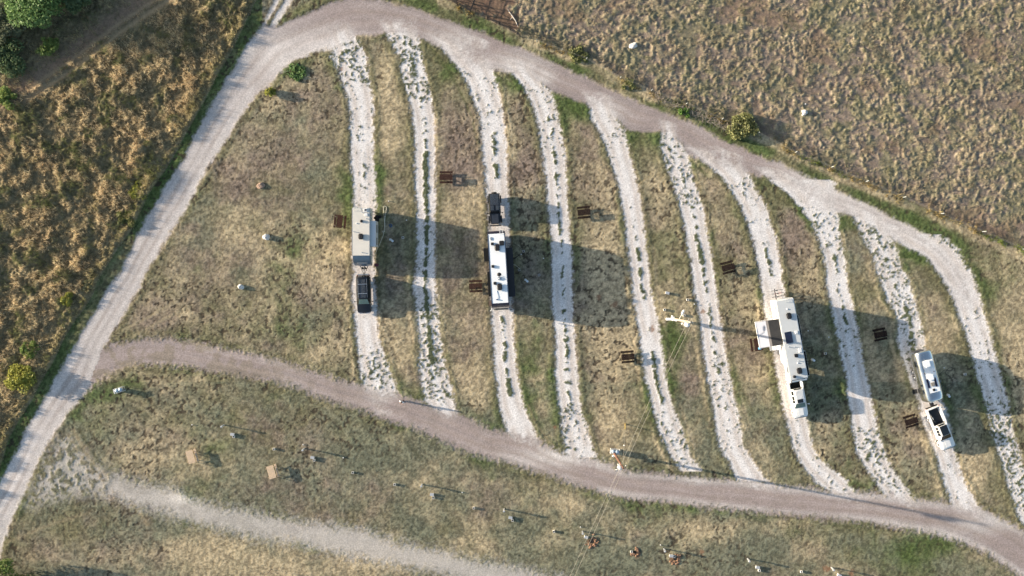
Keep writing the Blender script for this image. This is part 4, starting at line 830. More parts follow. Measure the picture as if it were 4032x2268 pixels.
# rack and bicycles at the tail
rk = MB().box((-.25, 6.35, .55), (.10, 1.5, .10)).box((-.25, 6.15, .80), (.06, .06, .5)).box((-.25, 6.9, .80), (.06, .06, .5))
for yy in (5.98, 6.42, 6.86): rk.box((-.05, yy, .62), (1.5, .05, .04))
rk.build('bicycle_rack', black, t)
cam_loc, cam_rz = Vector(loc), rz
def bicycle(label, loc, rz, mframe, tilt=None, group='bicycles on the tail rack'):
    t = thing('bicycle', label, 'bicycle', loc, rz, group)
    if tilt: t.rotation_euler = tilt
    for x in (-.52, .52):
        wo_ = MB(); wo_.torus((x, 0, .34), .32, .022, 'y', 24, 6); wobj = wo_.build('wheel', rubber, t)
        sp = MB(); [sp.cyl((x, 0, .34), (x + .31 * math.cos(k * math.pi / 4), 0, .34 + .31 * math.sin(k * math.pi / 4)), .004, seg=4) for k in range(8)]; sp.cyl((x, -.04, .34), (x, .04, .34), .03, seg=8); sp.build('spokes', chrome, wobj)
    f = MB()
    for a, b in [((-.52, .34), (-.10, .30)), ((-.52, .34), (-.18, .72)), ((-.10, .30), (-.20, .80)), ((-.10, .30), (.36, .70)), ((-.18, .72), (.34, .80)), ((.36, .66), (.34, .86)), ((.36, .70), (.52, .34))]: f.cyl((a[0], 0, a[1]), (b[0], 0, b[1]), .022, seg=8)
    f.build('frame', mframe, t)
    MB().tube([(.42, -.32, .93), (.36, -.12, .95), (.34, 0, .93), (.36, .12, .95), (.42, .32, .93)], .016).cyl((.34, 0, .84), (.34, 0, .94), .018, seg=8).build('handlebar', black, t)
    MB().box((-.22, 0, .86), (.26, .13, .05), bev=.02).build('saddle', black, t)
    MB().cyl((-.10, -.06, .30), (-.10, .06, .30), .08, seg=12).box((-.02, -.10, .26), (.16, .02, .03)).box((-.18, .10, .34), (.16, .02, .03)).build('crankset', steel, t)
    return t
cr, srr = math.cos(cam_rz), math.sin(cam_rz)
def rvw(x, y, z=0): return Vector((cam_loc.x + cr * x - srr * y, cam_loc.y + srr * x + cr * y, z))
redf = mat('red_frame', (.34, .06, .045), .35, coat=.5); greyf = mat('grey_frame', (.30, .32, .36), .35, coat=.5); darkf = mat('dark_frame', (.04, .035, .04), .35, coat=.5); whitef = mat('white_frame', (.75, .74, .68), .3, coat=.5)
bicycle('silver-grey bicycle, outermost on the rack behind the white camper', rvw(0, 6.86, .62), cam_rz, greyf)
bicycle('bicycle with a red frame, middle one on the rack behind the white camper', rvw(.05, 6.42, .62), cam_rz, redf)
bicycle('dark bicycle, nearest to the tail wall of the white camper', rvw(-.05, 5.98, .62), cam_rz, darkf)
# bicycle in the truck bed
cb_, sb_ = math.cos(truckrz), math.sin(truckrz)
bl = Vector((truckloc.x + cb_ * (-.50) - sb_ * (1.78), truckloc.y + sb_ * (-.50) + cb_ * (1.78), .84))
bicycle('white bicycle leaning in the bed of the pickup near the silver trailer', bl, 0, whitef, (D2R(-22), 0, truckrz + D2R(100)), None)
# ---- silver rounded trailer
gp = P(3630, 1474); loc = (gp.x, gp.y, 0); rz = D2R(14.6)
t = thing('silver_trailer', 'rounded polished silver camper trailer with white roof strip', 'camper trailer', loc, rz)
F = localf(loc, rz)
def alu_ring(y, k, kz):
    base = [(0, 2.78), (.45, 2.77), (.74, 2.72), (1.00, 2.58), (1.18, 2.36), (1.30, 2.06), (1.37, 1.70), (1.40, 1.25), (1.38, .85), (1.28, .60), (1.1, .50), (0, .50)]
    pts = [(x * k, 1.45 + (z - 1.45) * kz) for x, z in base]
    R = [Vector((x, y, z)) for x, z in pts]; return R + [Vector((-v.x, v.y, v.z)) for v in R[-2:0:-1]]
mb = MB(); ys_ = []
for q in range(8): a = (q / 7) * math.pi / 2; ys_.append((-3.45 + (1 - math.sin(a)) * 1.0, .60 + .40 * math.sin(a) ** .9 if q else .52, .55 + .45 * math.sin(a) ** .8 if q else .45))
ys_ = [(-3.55 + 1.15 * (1 - math.cos(q / 7 * math.pi / 2)), math.sin(math.acos(1 - q / 7 * 1.0)) ** .55 * .48 + .52 if q else .55, math.sin(math.acos(1 - q / 7 * 1.0)) ** .6 * .5 + .5 if q else .48) for q in range(8)]
st_ = ys_ + [(-1, 1, 1), (0, 1, 1), (1, 1, 1)] + [(-y, a, b) for y, a, b in ys_[::-1]]
rs = [[mb.bm.verts.new(v) for v in alu_ring(y, a, b)] for y, a, b in st_]; n = len(rs[0])
for a, b in zip(rs, rs[1:]):
    for k in range(n): mb.bm.faces.new((a[k], a[(k + 1) % n], b[(k + 1) % n], b[k]))
mb.bm.faces.new(rs[0]); mb.bm.faces.new(rs[-1][::-1]); mb.build('body', alu, t, 50)
MB().box((.05, 0, 2.80), (1.42, 4.55, .03), bev=.01).build('roof_panel', aluw, t)
for s in (-1, 1):
    MB().tube([(s * 1.315, 3.0, 2.05), (s * 1.32, 2.4, 2.06), (s * 1.32, -2.4, 2.06), (s * 1.315, -3.0, 2.05)], .012).build('rivet_seam', steel, t)
    for y in (2.42, -2.42): MB().tube([(s * x * 1.006, y, z + .006) for x, z in [(0, 2.78), (.45, 2.77), (.74, 2.72), (1.00, 2.58), (1.18, 2.36), (1.30, 2.06), (1.37, 1.70), (1.40, 1.25)]], .014).build('rivet_seam', chrome, t)
MB().tube([(-.70, -2.3, 2.80), (-.70, 2.3, 2.80)], .02).build('roof_edge', steel, t); MB().tube([(.80, -2.3, 2.79), (.80, 2.3, 2.79)], .02).build('roof_edge', steel, t)
x, y = F(3652, 1433, 2.9); MB().box((x, y, 2.95), (.72, .95, .28), bev=.09, seg=3).build('air_conditioner', aluw, t)
x, y = F(3667, 1486, 2.9); MB().box((x, y, 2.93), (.66, .80, .24), bev=.08, seg=3).build('air_conditioner', aluw, t)
x, y = F(3673, 1513, 2.85); MB().box((x, y, 2.86), (.50, .52, .10), bev=.02).build('skylight', mat('taupe_skylight', (.24, .22, .19), .3), t)
for (px, py) in [(3655, 1511), (3684.5, 1504.5)]: x, y = F(px, py, 2.85); MB().box((x, y, 2.845), (.27, 1.25, .03), rz=.02).build('solar_panel', mat('solar_cell', (.01, .01, .028), .3), t)
x, y = F(3678, 1535, 2.85); vent(t, x, y, 2.82, black, .34, .06)
for (px, py) in [(3640.5, 1471.5), (3677.5, 1462.5)]: x, y = F(px, py, 2.82); MB().cyl((x, y, 2.81), (x, y, 2.86), .07, seg=10).build('vent_pipe', black, t)
for (px, py, hh, l, dz) in [(3604, 1435.5, 2.05, .80, .5), (3630.5, 1542, 2.0, .40, .42), (3621, 1521, 2.25, .22, .3), (3626.5, 1520.5, 2.3, .2, .25)]:
    _, y = F(px, py, hh)
    for s in (-1, 1):
        wf = MB().box((s * 1.335, y, hh - .1), (.03, l + .1, dz + .1), bev=.012, ry=s * -.12).build('window_frame', chrome, t)
        MB().box((s * 1.352, y, hh - .1), (.03, l, dz), bev=.012, ry=s * -.12).build('window_pane', glass, wf)
MB().box((-1.385, -2.0, 1.5), (.03, .66, 1.7), bev=.01).build('entry_door', alu, t)
MB().box((-1.60, -2.0, .50), (.36, .62, .03)).box((-1.85, -2.0, .28), (.30, .62, .03)).build('entry_step', black, t)
MB().tube([(-.85, 3.25, 2.38), (0, 3.42, 2.44), (.85, 3.25, 2.38)], .03).build('rear_trim', chrome, t)
MB().box((-.35, 3.55, 1.35), (1.5, .18, 1.1), bev=.05).build('rear_cargo_box', mat('charcoal_panel', (.05, .05, .055), .4), t)
MB().prism([(-3.12, 2.28), (-3.50, 1.75), (-3.53, 1.77), (-3.15, 2.30)], -.9, .9, .006).build('front_window', glass, t)
for s in (-1, 1): MB().box((s * .98, -3.02, 1.85), (.04, .55, .5), rz=s * .75, bev=.012).build('window_pane', glass, t)
MB().tube([(-.55, -3.3, .55), (0, -4.6, .52), (.55, -3.3, .55)], .055).box((0, -4.2, .65), (.5, .5, .35), bev=.04).cyl((0, -4.45, .2), (0, -4.45, .95), .045, seg=8).build('tow_frame', black, t)
MB().ball((-.16, -3.85, .95), (.15, .15, .22)).ball((.16, -3.85, .95), (.15, .15, .22)).build('gas_bottle', aluw, t)
for s in (-1, 1):
    for y in (-.2, .65): wheel(t, s * 1.26, y, .36, .22)
for x in (-.8, .8): jack(t, x, -2.4); jack(t, x, 2.5)
# ================================================================== picnic tables
def picnic(m, ms, one=False, wtop=.80):
    t = bpy.data.objects.new('picnic_table', None); C.objects.link(t)
    tp = MB(); nb = 5 if not one else 7
    for k in range(nb): tp.box((0, (-.5 + (k + .5) / nb) * wtop, .74), (1.82, wtop / nb - .012, .04), bev=.006)
    for x in (-.6, .6): tp.box((x, 0, .70), (.08, wtop - .06, .045))
    tp.build('tabletop', m, t)
    for s in ((-1, 1) if not one else (-1,)):
        b = MB()
        for k in (0, 1): b.box((0, s * (.63 + .15 * k), .44), (1.82, .14, .04), bev=.006)
        b.build('bench', m, t)
    for x in (-.62, .62):
        l = MB().box((x, 0, .395), (.05, 1.5 if not one else .75, .09)) if not one else MB().box((x, -.35, .395), (.05, .95, .09))
        l.box((x, -.42, .36), (.06, .08, .86), rx=.50).box((x, .42, .36), (.06, .08, .86), rx=-.50); l.build('leg_frame', ms, t)
    return t
TB = [(1123, 447, 0, 'dark brown picnic table in full sun between the second and third lanes', brownw2), (857, 558, 84, 'red-brown picnic table standing left of the cream camper trailer', brownw2),
 (1197, 720, 2, 'brown picnic table close to the left side of the white-roofed motorhome', brownw2), (1468, 535, 5, 'dark brown picnic table between the fourth and fifth gravel lanes', brownw),
 (1829, 673, 15, 'dark brown picnic table up the slope from the long white camper', brownw), (1578, 897, 5, 'dark brown picnic table whose shadow falls across a gravel lane', brownw),
 (2210, 841, 12, 'dark picnic table standing wholly in the shadow of the long white camper', brownw), (2287, 1058, 17, 'brown picnic table beside the pickup ahead of the silver trailer', brownw),
 (1901, 866, 98, 'brown picnic table partly under the awning of the white camper', brownw2)]
p0 = picnic(brownw, black); p1 = picnic(brownw2, black); first = {brownw: p0, brownw2: p1}
for (u, v, d, lab, m) in TB:
    src = first[m]
    if 'label' in src.keys(): src = dup(src)
    tag(src, lab, 'picnic table', 'picnic tables on the pitches'); src.location = lay(U(u, v, 0)); src.location.z = .02; src.rotation_euler = (0, 0, D2R(d))
q0 = picnic(tanw, tanwd, True, 1.0)
for k, (u, v, d, lab) in enumerate([(484, 1147, -74, 'pale timber picnic table, farther left of the two below the camp road'), (686, 1185, -74, 'pale timber picnic table, farther right of the two below the camp road')]):
    o = q0 if k == 0 else dup(q0); tag(o, lab, 'picnic table', 'pale picnic tables'); o.location = U(u, v, 0); o.location.z = .02; o.rotation_euler = (0, 0, D2R(d + 180))
# ================================================================== rocks
def rock(label, u, v, rx, ry, h, m, seed, group='boulders on the grass', rz=0):
    bm = bmesh.new(); bmesh.ops.create_icosphere(bm, subdivisions=4, radius=1); r = np.random.default_rng(seed)
    ax = r.normal(size=(13, 3)); ax /= np.linalg.norm(ax, axis=1)[:, None]; dd = r.uniform(.62, .95, 13)
    for vv_ in bm.verts:
        p = np.array(vv_.co)
        for a, d in zip(ax, dd):
            s = p @ a
            if s > d: p = p - a * (s - d) * .92
        p = p * (1 + .035 * math.sin(9 * p[0] + seed) * math.sin(8 * p[1]) + .02 * math.sin(23 * p[2] + 5 * p[0]))
        vv_.co = (p[0] * rx, p[1] * ry, max(-.12, p[2] * h))
    me = bpy.data.meshes.new('boulder'); bm.to_mesh(me); bm.free(); me.materials.append(m)
    o = bpy.data.objects.new('boulder', me); C.objects.link(o); p = U(u, v); o.location = (p.x, p.y, .03); o.rotation_euler = (0, 0, D2R(rz)); return tag(o, label, 'boulder', group)
rock('flat brown boulder, uppermost rock of the wide left pitch', 657, 467, .68, .44, .38, rockb, 3, rz=20)
rock('white boulder in the middle of the wide left pitch', 670, 596, .52, .56, .55, rockw, 5)
rock('white boulder, lowest rock of the wide left pitch', 606, 722, .48, .42, .5, rockw, 8)
rock('large white boulder alone in the rough field, right of the livestock pen', 1594, 116, .72, .52, .5, rockw, 12, rz=15)
rock('angular white boulder in the rough field, the farther right one', 2023, 283, .48, .52, .55, rockw, 21, rz=-30)
rock('fist-sized white stone just above the angular field boulder', 2026, 262, .16, .12, .14, rockw, 22); rock('rounded white stone just below the angular field boulder', 2018, 290, .2, .2, .25, rockw, 23)
# ================================================================== bin racks
def bins(u, v, deg, where):
    p = U(u, v); r = thing('bin_rack', 'white pipe rack holding two domed grey bins, ' + where, 'bin rack', (p.x, p.y, .02), D2R(deg), 'bin racks')
    for z in (.12, .80):
        MB().tube([(-.62, -.31, z), (.62, -.31, z), (.62, .31, z), (-.62, .31, z), (-.62, -.31, z)], .03).build('rail', pvc, r)
    for x in (-.62, .62):
        for y in (-.31, .31): MB().cyl((x, y, 0), (x, y, .84), .035, seg=8).build('post', pvc, r)
    MB().box((-.62, 0, .84), (.12, .62, .04)).build('end_board', pvc, r)
    for k, x in enumerate((-.26, .26)):
        c, s = math.cos(D2R(deg)), math.sin(D2R(deg)); b = thing('waste_bin', 'domed grey bin, %s of two, %s' % ('left' if k == 0 else 'right', where), 'bin', (p.x + c * x, p.y + s * x, .02), D2R(deg), 'domed bins in racks')
        MB().cyl((0, 0, .02), (0, 0, .80), .21, .245, seg=20).build('drum', steel, b)
        MB().ball((0, 0, .80), (.265, .265, .15), 20).ball((0, 0, .95), .03).build('lid', mat('blue_grey_lid', (.42, .52, .62), .45, .3, var=.06), b)
bins(304, 980, 17, 'on the green corner by the road fork'); bins(1546, 1134, -6, 'beside the rusty brown power pole')
# ================================================================== utility posts and boxes
def hollow_post():
    t = bpy.data.objects.new('hollow_post', None); C.objects.link(t); a = .15; h = .30; w_ = .035
    MB().box((a - w_ / 2, 0, h / 2), (w_, 2 * a, h)).box((-a + w_ / 2, 0, h / 2), (w_, 2 * a, h)).box((0, a - w_ / 2, h / 2), (2 * a - 2 * w_, w_, h)).box((0, -a + w_ / 2, h / 2), (2 * a - 2 * w_, w_, h)).build('sleeve', pvc, t)
    MB().cyl((0, 0, 0), (0, 0, .2), .05, seg=10).build('pipe', dark, t); return t
def pedestal():
    t = bpy.data.objects.new('power_pedestal', None); C.objects.link(t)
    MB().box((0, 0, .5), (.15, .15, 1.0)).build('post', galv, t)
    MB().box((-.02, -.06, 1.05), (.26, .20, .42), bev=.02).build('meter_box', galv, t); MB().cyl((0, -.17, 1.1), (0, -.22, 1.1), .07, seg=12).build('meter', glass, t); return t
def lowbox():
    t = bpy.data.objects.new('utility_box', None); C.objects.link(t)
    MB().box((0, 0, .16), (.52, .34, .32), bev=.02).build('case', pvc, t); MB().box((0, 0, .335), (.56, .38, .04), bev=.012, rx=.06).build('lid', galv, t); return t
def capdot():
    t = bpy.data.objects.new('water_riser', None); C.objects.link(t)
    MB().cyl((0, 0, 0), (0, 0, .16), .06, seg=12).build('riser', pvc, t); MB().cyl((0, 0, .16), (0, 0, .20), .085, .075, seg=14).build('cap', pvc, t); return t
def tilted():
    t = bpy.data.objects.new('utility_box', None); C.objects.link(t)
    MB().box((0, 0, .22), (.34, .30, .44), bev=.05).build('case', pvc, t); MB().box((.28, -.12, .10), (.36, .30, .14), bev=.05, rz=-.4).build('lid', mat('white_lid', (.76, .80, .84), .4, var=.04), t); return t
MK = dict(h=hollow_post, p=pedestal, b=lowbox, c=capdot, t=tilted); SRC0 = {}
CATN = dict(h=('post', 'hollow posts over pipes'), p=('pedestal', 'slim power pedestals'), b=('utility box', 'low white utility boxes'), c=('pipe cap', 'white pipe caps'), t=('utility box', 'white boxes with open lids'))
ITEMS = [('c', 484, 1068, 'small white capped pipe above the left pale timber table, leftmost of all'), ('p', 564, 1069, 'slim grey power pedestal above the pale tables, leftmost pedestal'), ('b', 586, 1092, 'low white box just right and down of the leftmost pedestal'), ('h', 589, 1098, 'hollow white post touching the low box near the leftmost pedestal'),
 ('h', 690, 1129, 'hollow white post above the right pale timber table'), ('p', 766, 1128, 'slim grey power pedestal between the right pale table and the camp road'), ('c', 763, 1118, 'white pipe cap just above the pedestal near the right pale table'), ('b', 787, 1150, 'low white box right of the right pale timber table'), ('h', 791, 1157, 'hollow white post below the box right of the right pale table'),
 ('c', 864, 1151, 'white pipe cap at the tip of the long thin shadow right of the pale tables'), ('h', 888, 1188, 'lone hollow white post down the slope right of the pale tables'), ('h', 993, 1218, 'hollow white post left of the pedestal halfway along the lower row'), ('p', 1062, 1218, 'slim pedestal halfway between the pale tables and the fresh red holes'), ('b', 1087, 1243, 'low white box below the pedestal halfway along the lower row'), ('h', 1090, 1251, 'hollow white post touching the box halfway along the lower row'),
 ('c', 1163, 1238, 'tiny white cap in the grass right of the halfway pedestal'), ('h', 1192, 1277, 'hollow white post downhill of the tiny cap in the lower row'), ('p', 1268, 1280, 'slim pedestal left of where the power lines cross the lower row'), ('b', 1284, 1301, 'low white box near where the dirt track ends, left of the wires'), ('h', 1289, 1308, 'hollow white post touching the box left of the power lines'),
 ('h', 1393, 1336, 'lone hollow white post left of the big red-soil hole'), ('p', 1465, 1336, 'slim pedestal directly above the big red-soil hole'), ('c', 1460, 1325, 'white pipe cap just above the pedestal at the big hole'), ('b', 1474, 1350, 'white box on the rim of the big red-soil hole'),
 ('h', 1588, 1387, 'hollow white post beside the small middle dig'), ('p', 1670, 1380, 'slim pedestal above the third red-soil dig'), ('c', 1661, 1370, 'white pipe cap above the third red-soil dig'), ('b', 1688, 1397, 'white box at the edge of the third red-soil dig'), ('h', 1695, 1399, 'hollow white post at the edge of the third red-soil dig'),
 ('p', 1880, 1405, 'slim pedestal right of the red-soil digs near the lower edge'), ('b', 1905, 1426, 'low white box below the pedestal right of the digs'), ('h', 1909, 1434, 'hollow white post under the box right of the digs'), ('h', 2015, 1437, 'hollow white post at the lower edge, between the last two pedestals'), ('p', 2091, 1427, 'slim pedestal farthest right in the lower row'), ('b', 2110, 1446, 'low grey-white box cut by the lower edge, farthest right'),
 ('c', 1023, 554, 'white pipe cap in the shade right of the cream trailer'), ('h', 1014, 598, 'hollow white post in the shade right of the cream trailer'), ('t', 983, 603, 'white box with open lid in the shade beside the cream trailer'), ('c', 978, 506, 'white cap where the hoses meet beside the cream trailer'),
 ('c', 1311, 640, 'white pipe cap beside the hose end right of the motorhome'), ('h', 1317, 632, 'white post at the top of the hose right of the motorhome'), ('c', 1367, 650, 'lone white cap in the motorhome shadow, nearest the next lane'), ('h', 1306, 679, 'hollow post with a pipe end close to the motorhome slide-out'), ('h', 1356, 692, 'hollow white post in the middle of the motorhome shadow'), ('t', 1322, 704, 'round white box with lid in the motorhome shadow'),
 ('b', 1678, 737, 'low white box up the slope from the pale power pole'), ('h', 1729, 754, 'small white post farthest up from the pale power pole, right side'), ('h', 1671, 779, 'hollow white post above and left of the pale power pole'), ('h', 1720, 793, 'hollow white post just above the pale power pole'), ('c', 1746, 765, 'white cap beside the lane right of the pale power pole'),
 ('c', 2032, 832, 'white cap in the shade right of the long camper, upper one'), ('c', 2084, 848, 'white cap in the camper shade close to the next lane'), ('h', 2075, 889, 'hollow white post in the shade right of the long camper'), ('t', 2042, 904, 'white box with open lid against the long camper shade side'),
 ('c', 2374, 925, 'white cap among black hoses right of the silver trailer'), ('h', 2426, 941, 'hollow post in the shade farthest right of the silver trailer'), ('t', 2383, 993, 'white box with open lid right of the silver trailer nose')]
for (k, u, v, lab) in ITEMS:
    if k not in SRC0: o = SRC0[k] = MK[k]()
    else: o = dup(SRC0[k])
    tag(o, lab, CATN[k][0], CATN[k][1]); p = U(u, v); o.location = (p.x, p.y, .03); o.rotation_euler = (0, 0, D2R({'b': -12, 'p': 8, 't': -10}.get(k, 3) + random.uniform(-12, 12)))
# red-soil holes
def hole(label, u, v, R):
    p = U(u, v); t = thing('dug_hole', label, 'hole', (p.x, p.y, .03), 0, 'freshly dug holes')
    s_ = MB(); rr = random.Random(int(u))
    for k in range(46):
        a = rr.uniform(-2.9, 1.4) ; d = R * rr.uniform(.75, 1.9); q = rr.uniform(.05, .16); s_.ball((math.cos(a) * d, math.sin(a) * d, q * .3), (q * 1.3, q, q * .7), 6)
    s_.build('spoil', mat('orange_soil', (.27, .155, .095), .95, var=.3, scale=5, bump=.5), t)
    bm = MB(); ring_ = [(R * .62 * math.cos(a) * rr.uniform(.9, 1.1), R * .5 * math.sin(a) * rr.uniform(.9, 1.1)) for a in [i * math.pi / 9 for i in range(18)]]
    vs_ = [bm.bm.verts.new((x, y, .06)) for x, y in ring_]; vb = [bm.bm.verts.new((x * .8, y * .8, .045)) for x, y in ring_]; bm.bm.faces.new(vb)
    for i in range(18): bm.bm.faces.new((vs_[i], vs_[(i + 1) % 18], vb[(i + 1) % 18], vb[i]))
    bm.build('pit', dark, t)
hole('widest red-soil hole, under the power lines', 1488, 1361, .55); hole('small red-soil hole in the middle of the three', 1597, 1388, .34); hole('red-soil hole, farthest right of the three', 1698, 1405, .45)
# ================================================================== power poles and lines
def insul(mb, x, y, z): mb.cyl((x, y, z), (x, y, z + .22), .07, .05, seg=8)
pb = P(2648, 1255.5)
t = thing('power_pole', 'pale wooden power pole with white transformer and meter boxes', 'power pole', (pb.x, pb.y, 0)); t.rotation_euler = (0, 0, 0)
H1 = 12.6; MB().cyl((0, 0, 0), (0, 0, H1), .19, .13, seg=16).build('pole', polew, t)
MB().cyl((.10, -.42, 9.4), (.10, -.42, 10.4), .30, seg=20).ball((.10, -.42, 10.4), (.30, .30, .08)).cyl((.05, -.35, 10.45), (.05, -.35, 10.7), .05, seg=8).box((0, -.2, 10), (.12, .3, .5)).build('transformer', white, t)
MB().cyl((-.35, -.30, 8.9), (-.35, -.30, 9.4), .08, seg=8).ball((-.42, -.32, 9.4), .13, 10).box((-.2, -.15, 9.0), (.4, .06, .06)).build('cut_out', pvc, t)
MB().box((-.80, .02, 1.5), (.62, .36, .8), bev=.04).build('meter_box', white, t); MB().box((-.30, .10, 2.1), (.34, .55, .9), bev=.03).box((-.45, .42, 2.3), (.22, .3, .4), bev=.02).cyl((-.12, -.16, 1.0), (-.12, -.16, 4.0), .05, seg=8).build('meter_box', white, t)
MB().box((-.4, 0, .55), (.08, .08, 1.1)).box((-1.05, 0, .55), (.08, .08, 1.1)).build('support_post', galv, t)
MB().tube([(.02, .12, 4.9), (.2, .5, 5.1), (.42, .85, 5.15)], .035).ball((.50, 1.05, 5.12), (.17, .42, .09), 12, Euler((0, 0, -.45)).to_matrix().to_4x4()).build('lamp_arm', white, t)
MB().box((0, 0, 11.9), (1.1, .10, .10)).build('crossarm', polew, t)
i_ = MB(); insul(i_, .0, 0, H1); insul(i_, .45, 0, 11.95); i_.tube([(.25, .35, 10.4), (.05, .1, 10.9)], .03).build('insulator', pvc, t)
pb2 = P(2417, 1783)
t = thing('power_pole', 'rust-brown power pole with guy wire standing behind the bin rack', 'power pole', (pb2.x, pb2.y, 0))
H2 = 11.0; MB().cyl((0, 0, 0), (0, 0, H2), .18, .12, seg=16).build('pole', poler, t)
MB().cyl((-.32, -.16, 9.2), (-.32, -.16, 10.1), .26, seg=20).ball((-.32, -.16, 10.1), (.26, .26, .08)).build('transformer', mat('pale_transformer', (.66, .69, .68), .45), t)
MB().ball((-.75, -.40, 9.9), (.17, .07, .08), 10).ball((-.55, .30, 10.0), (.10, .10, .10), 8).ball((-.38, .34, 10.0), (.08, .08, .10), 8).box((-.35, .05, 9.9), (.5, .05, .05)).ball((.38, .25, 10.6), (.13, .05, .06), 8).build('cut_out', pvc, t)
MB().ball((-.26, -.22, 1.2), (.14, .12, .22), 10).ball((-.16, -.36, 1.0), .08, 8).cyl((-.14, -.12, .8), (-.12, -.1, 2.6), .03, seg=6).build('meter', white, t)
g0 = P(2462, 1668) - pb2; MB().tube([(0.02, .02, 10.4), (g0.x, g0.y, .05)], .014, 5).build('guy_wire', wire, t)
MB().tube([(g0.x, g0.y, .05), (g0.x * .86, g0.y * .86, 1.5)], .05, 8).build('guy_guard', mat('yellow_guard', (.62, .45, .13), .5), t)
gm = (Vector((0.02, .02, 10.4)) * .52 + Vector((g0.x, g0.y, .05)) * .48); MB().ball(gm, (.10, .10, .16), 10).build('guy_insulator', pvc, t)
def line(a, b, label, sag=.8, r=.016):
    pts = []
    for k in range(25):
        q = k / 24; p = a.lerp(b, q); p.z -= sag * 4 * q * (1 - q); pts.append(p)
    o = MB().tube(pts, r, 5).build('power_line', wire); return tag(o, label, 'power line', 'power lines')
line(Vector((pb.x + .45, pb.y, 12.0)), Vector((pb2.x + .1, pb2.y + .1, 11.0)), 'right-hand power line running from the pale pole down to the brown pole')
line(Vector((pb.x - .12, pb.y - .55, 10.3)), Vector((pb2.x - .35, pb2.y - .2, 9.9)), 'left-hand power line running from the pale pole down to the brown pole')
e1 = P(2246, 2275, 10.6); e1 = e1 + (e1 - P(2450, 1850, 10.6)) * .25; e1.z = 10.6; e2 = P(2262, 2275, 9.8); e2 = e2 + (e2 - P(2450, 1850, 9.8)) * .25; e2.z = 9.8
line(Vector((pb2.x - .35, pb2.y - .2, 10.0)), e1, 'left-hand power line leaving the brown pole towards the lower edge', .5); line(Vector((pb2.x + .05, pb2.y - .1, 10.9)), e2, 'right-hand power line leaving the brown pole towards the lower edge', .5)
# ================================================================== wire fence and pen rails
t = thing('wire_fence', 'thin wire fence on pale-tipped posts along the rough field', 'fence', U(1997, 383))
o0 = Vector(t.location); fp = [(1350, 105), (1413, 128), (1475, 150), (1560, 197), (1638, 229), (1725, 263), (1815, 301), (1905, 336), (1999, 384), (2090, 421), (2177, 457), (2270, 497), (2365, 538), (2470, 583), (2571, 627), (2680, 672)]
wp = []
for (u, v) in fp:
    p = U(u, v) - o0; MB().box((p.x, p.y, .62), (.055, .055, 1.25)).build('post', mat('pale_steel_post', (.58, .62, .60), .5, var=.1), t); wp.append(p)
for z in (.35, .7, 1.05): MB().tube([(p.x, p.y, z) for p in wp], .006, 4).build('fence_wire', wire, t)
def pen(label, pts):
    t = thing('pipe_fence', label, 'fence', U(*pts[0]), 0, 'livestock pen rails'); o0 = Vector(t.location); q = [U(*p) - o0 for p in pts]
    for p in q: MB().cyl((p.x, p.y, 0), (p.x, p.y, 1.45), .06, seg=8).build('post', black, t)
    for z in (.5, .95, 1.35): MB().tube([(p.x, p.y, z) for p in q], .035, 6).build('rail', black, t)
pen('dark pipe rail on the short side of the livestock pen', [(1200, -12), (1192, 12), (1184, 32)]); pen('dark pipe rail, longer one facing the verge right of the pen gate', [(1226, 49), (1255, 62), (1283, 76), (1308, 92)]); pen('dark pipe rail, left part along the verge of the pen', [(1100, -14), (1119, -4), (1150, 12), (1184, 31)])
tag(MB().tube([U(1281, 30, .15), U(1290, 42, .22), U(1297, 52, .12), U(1304, 70, .05)], [.05, .09, .07, .03], 7).tube([U(1290, 42, .2), U(1283, 50, .25)], [.05, .02], 6).tube([U(1281, 30, .15), U(1277, 22, .3)], [.05, .02], 6).build('dead_branch', mat('bleached_wood', (.62, .56, .48), .9, var=.2), None), 'bleached dead branch lying inside the livestock pen', 'branch')
# ================================================================== hoses and odds and ends
def zz(x, y, ox=1340, oy=790, k=8.05): return (ox + x / k, oy + y / k)
def hose(name, pts, m, label, r=.022, cat='hose'):
    P3 = [P(a, b, .06) for a, b in pts]; out = []
    for i in range(len(P3) - 1):
        a = P3[max(i - 1, 0)]; b = P3[i]; c = P3[i + 1]; d = P3[min(i + 2, len(P3) - 1)]
        for k in range(6):
            q = k / 6; out.append(.5 * ((2 * b) + (-a + c) * q + (2 * a - 5 * b + 4 * c - d) * q * q + (-a + 3 * b - 3 * c + d) * q ** 3))
    out.append(P3[-1])
    for p in out: p.z = ground_z(p.x, p.y) + .05
    o = MB().tube(out, r, 6).build(name, m); return tag(o, label, cat)
hosew = mat('white_hose', (.72, .70, .60), .5, var=.05)
hose('water_hose', [zz(*p) for p in [(1110, 1690), (1190, 1490), (1225, 1445), (1300, 1250), (1380, 1045), (1330, 985), (1365, 960), (1400, 985), (1405, 800), (1400, 620), (1385, 420), (1368, 240), (1400, 178), (1445, 185), (1462, 240), (1436, 430), (1412, 620), (1415, 800), (1395, 990)]], hosew, 'white hose looped on the grass right of the cream trailer', .026)
hose('black_cable', [zz(*p) for p in [(1010, 330), (1110, 370), (1240, 420), (1290, 500), (1400, 465), (1530, 460)]], black, 'black cord from the cream trailer tail to its hook-up', .03, 'cable')
hose('sewer_hose', [zz(x, y, 1860, 900) for x, y in [(1300, 970), (1400, 900), (1500, 840), (1620, 770)]], black, 'thick black hose slanting from the motorhome slide-out', .05)
hose('black_cable', [zz(x, y, 1860, 900) for x, y in [(1070, 455), (1200, 480), (1320, 495), (1430, 545), (1530, 640), (1630, 740)]], black, 'thin black cord curving from the motorhome tail', .02, 'cable')
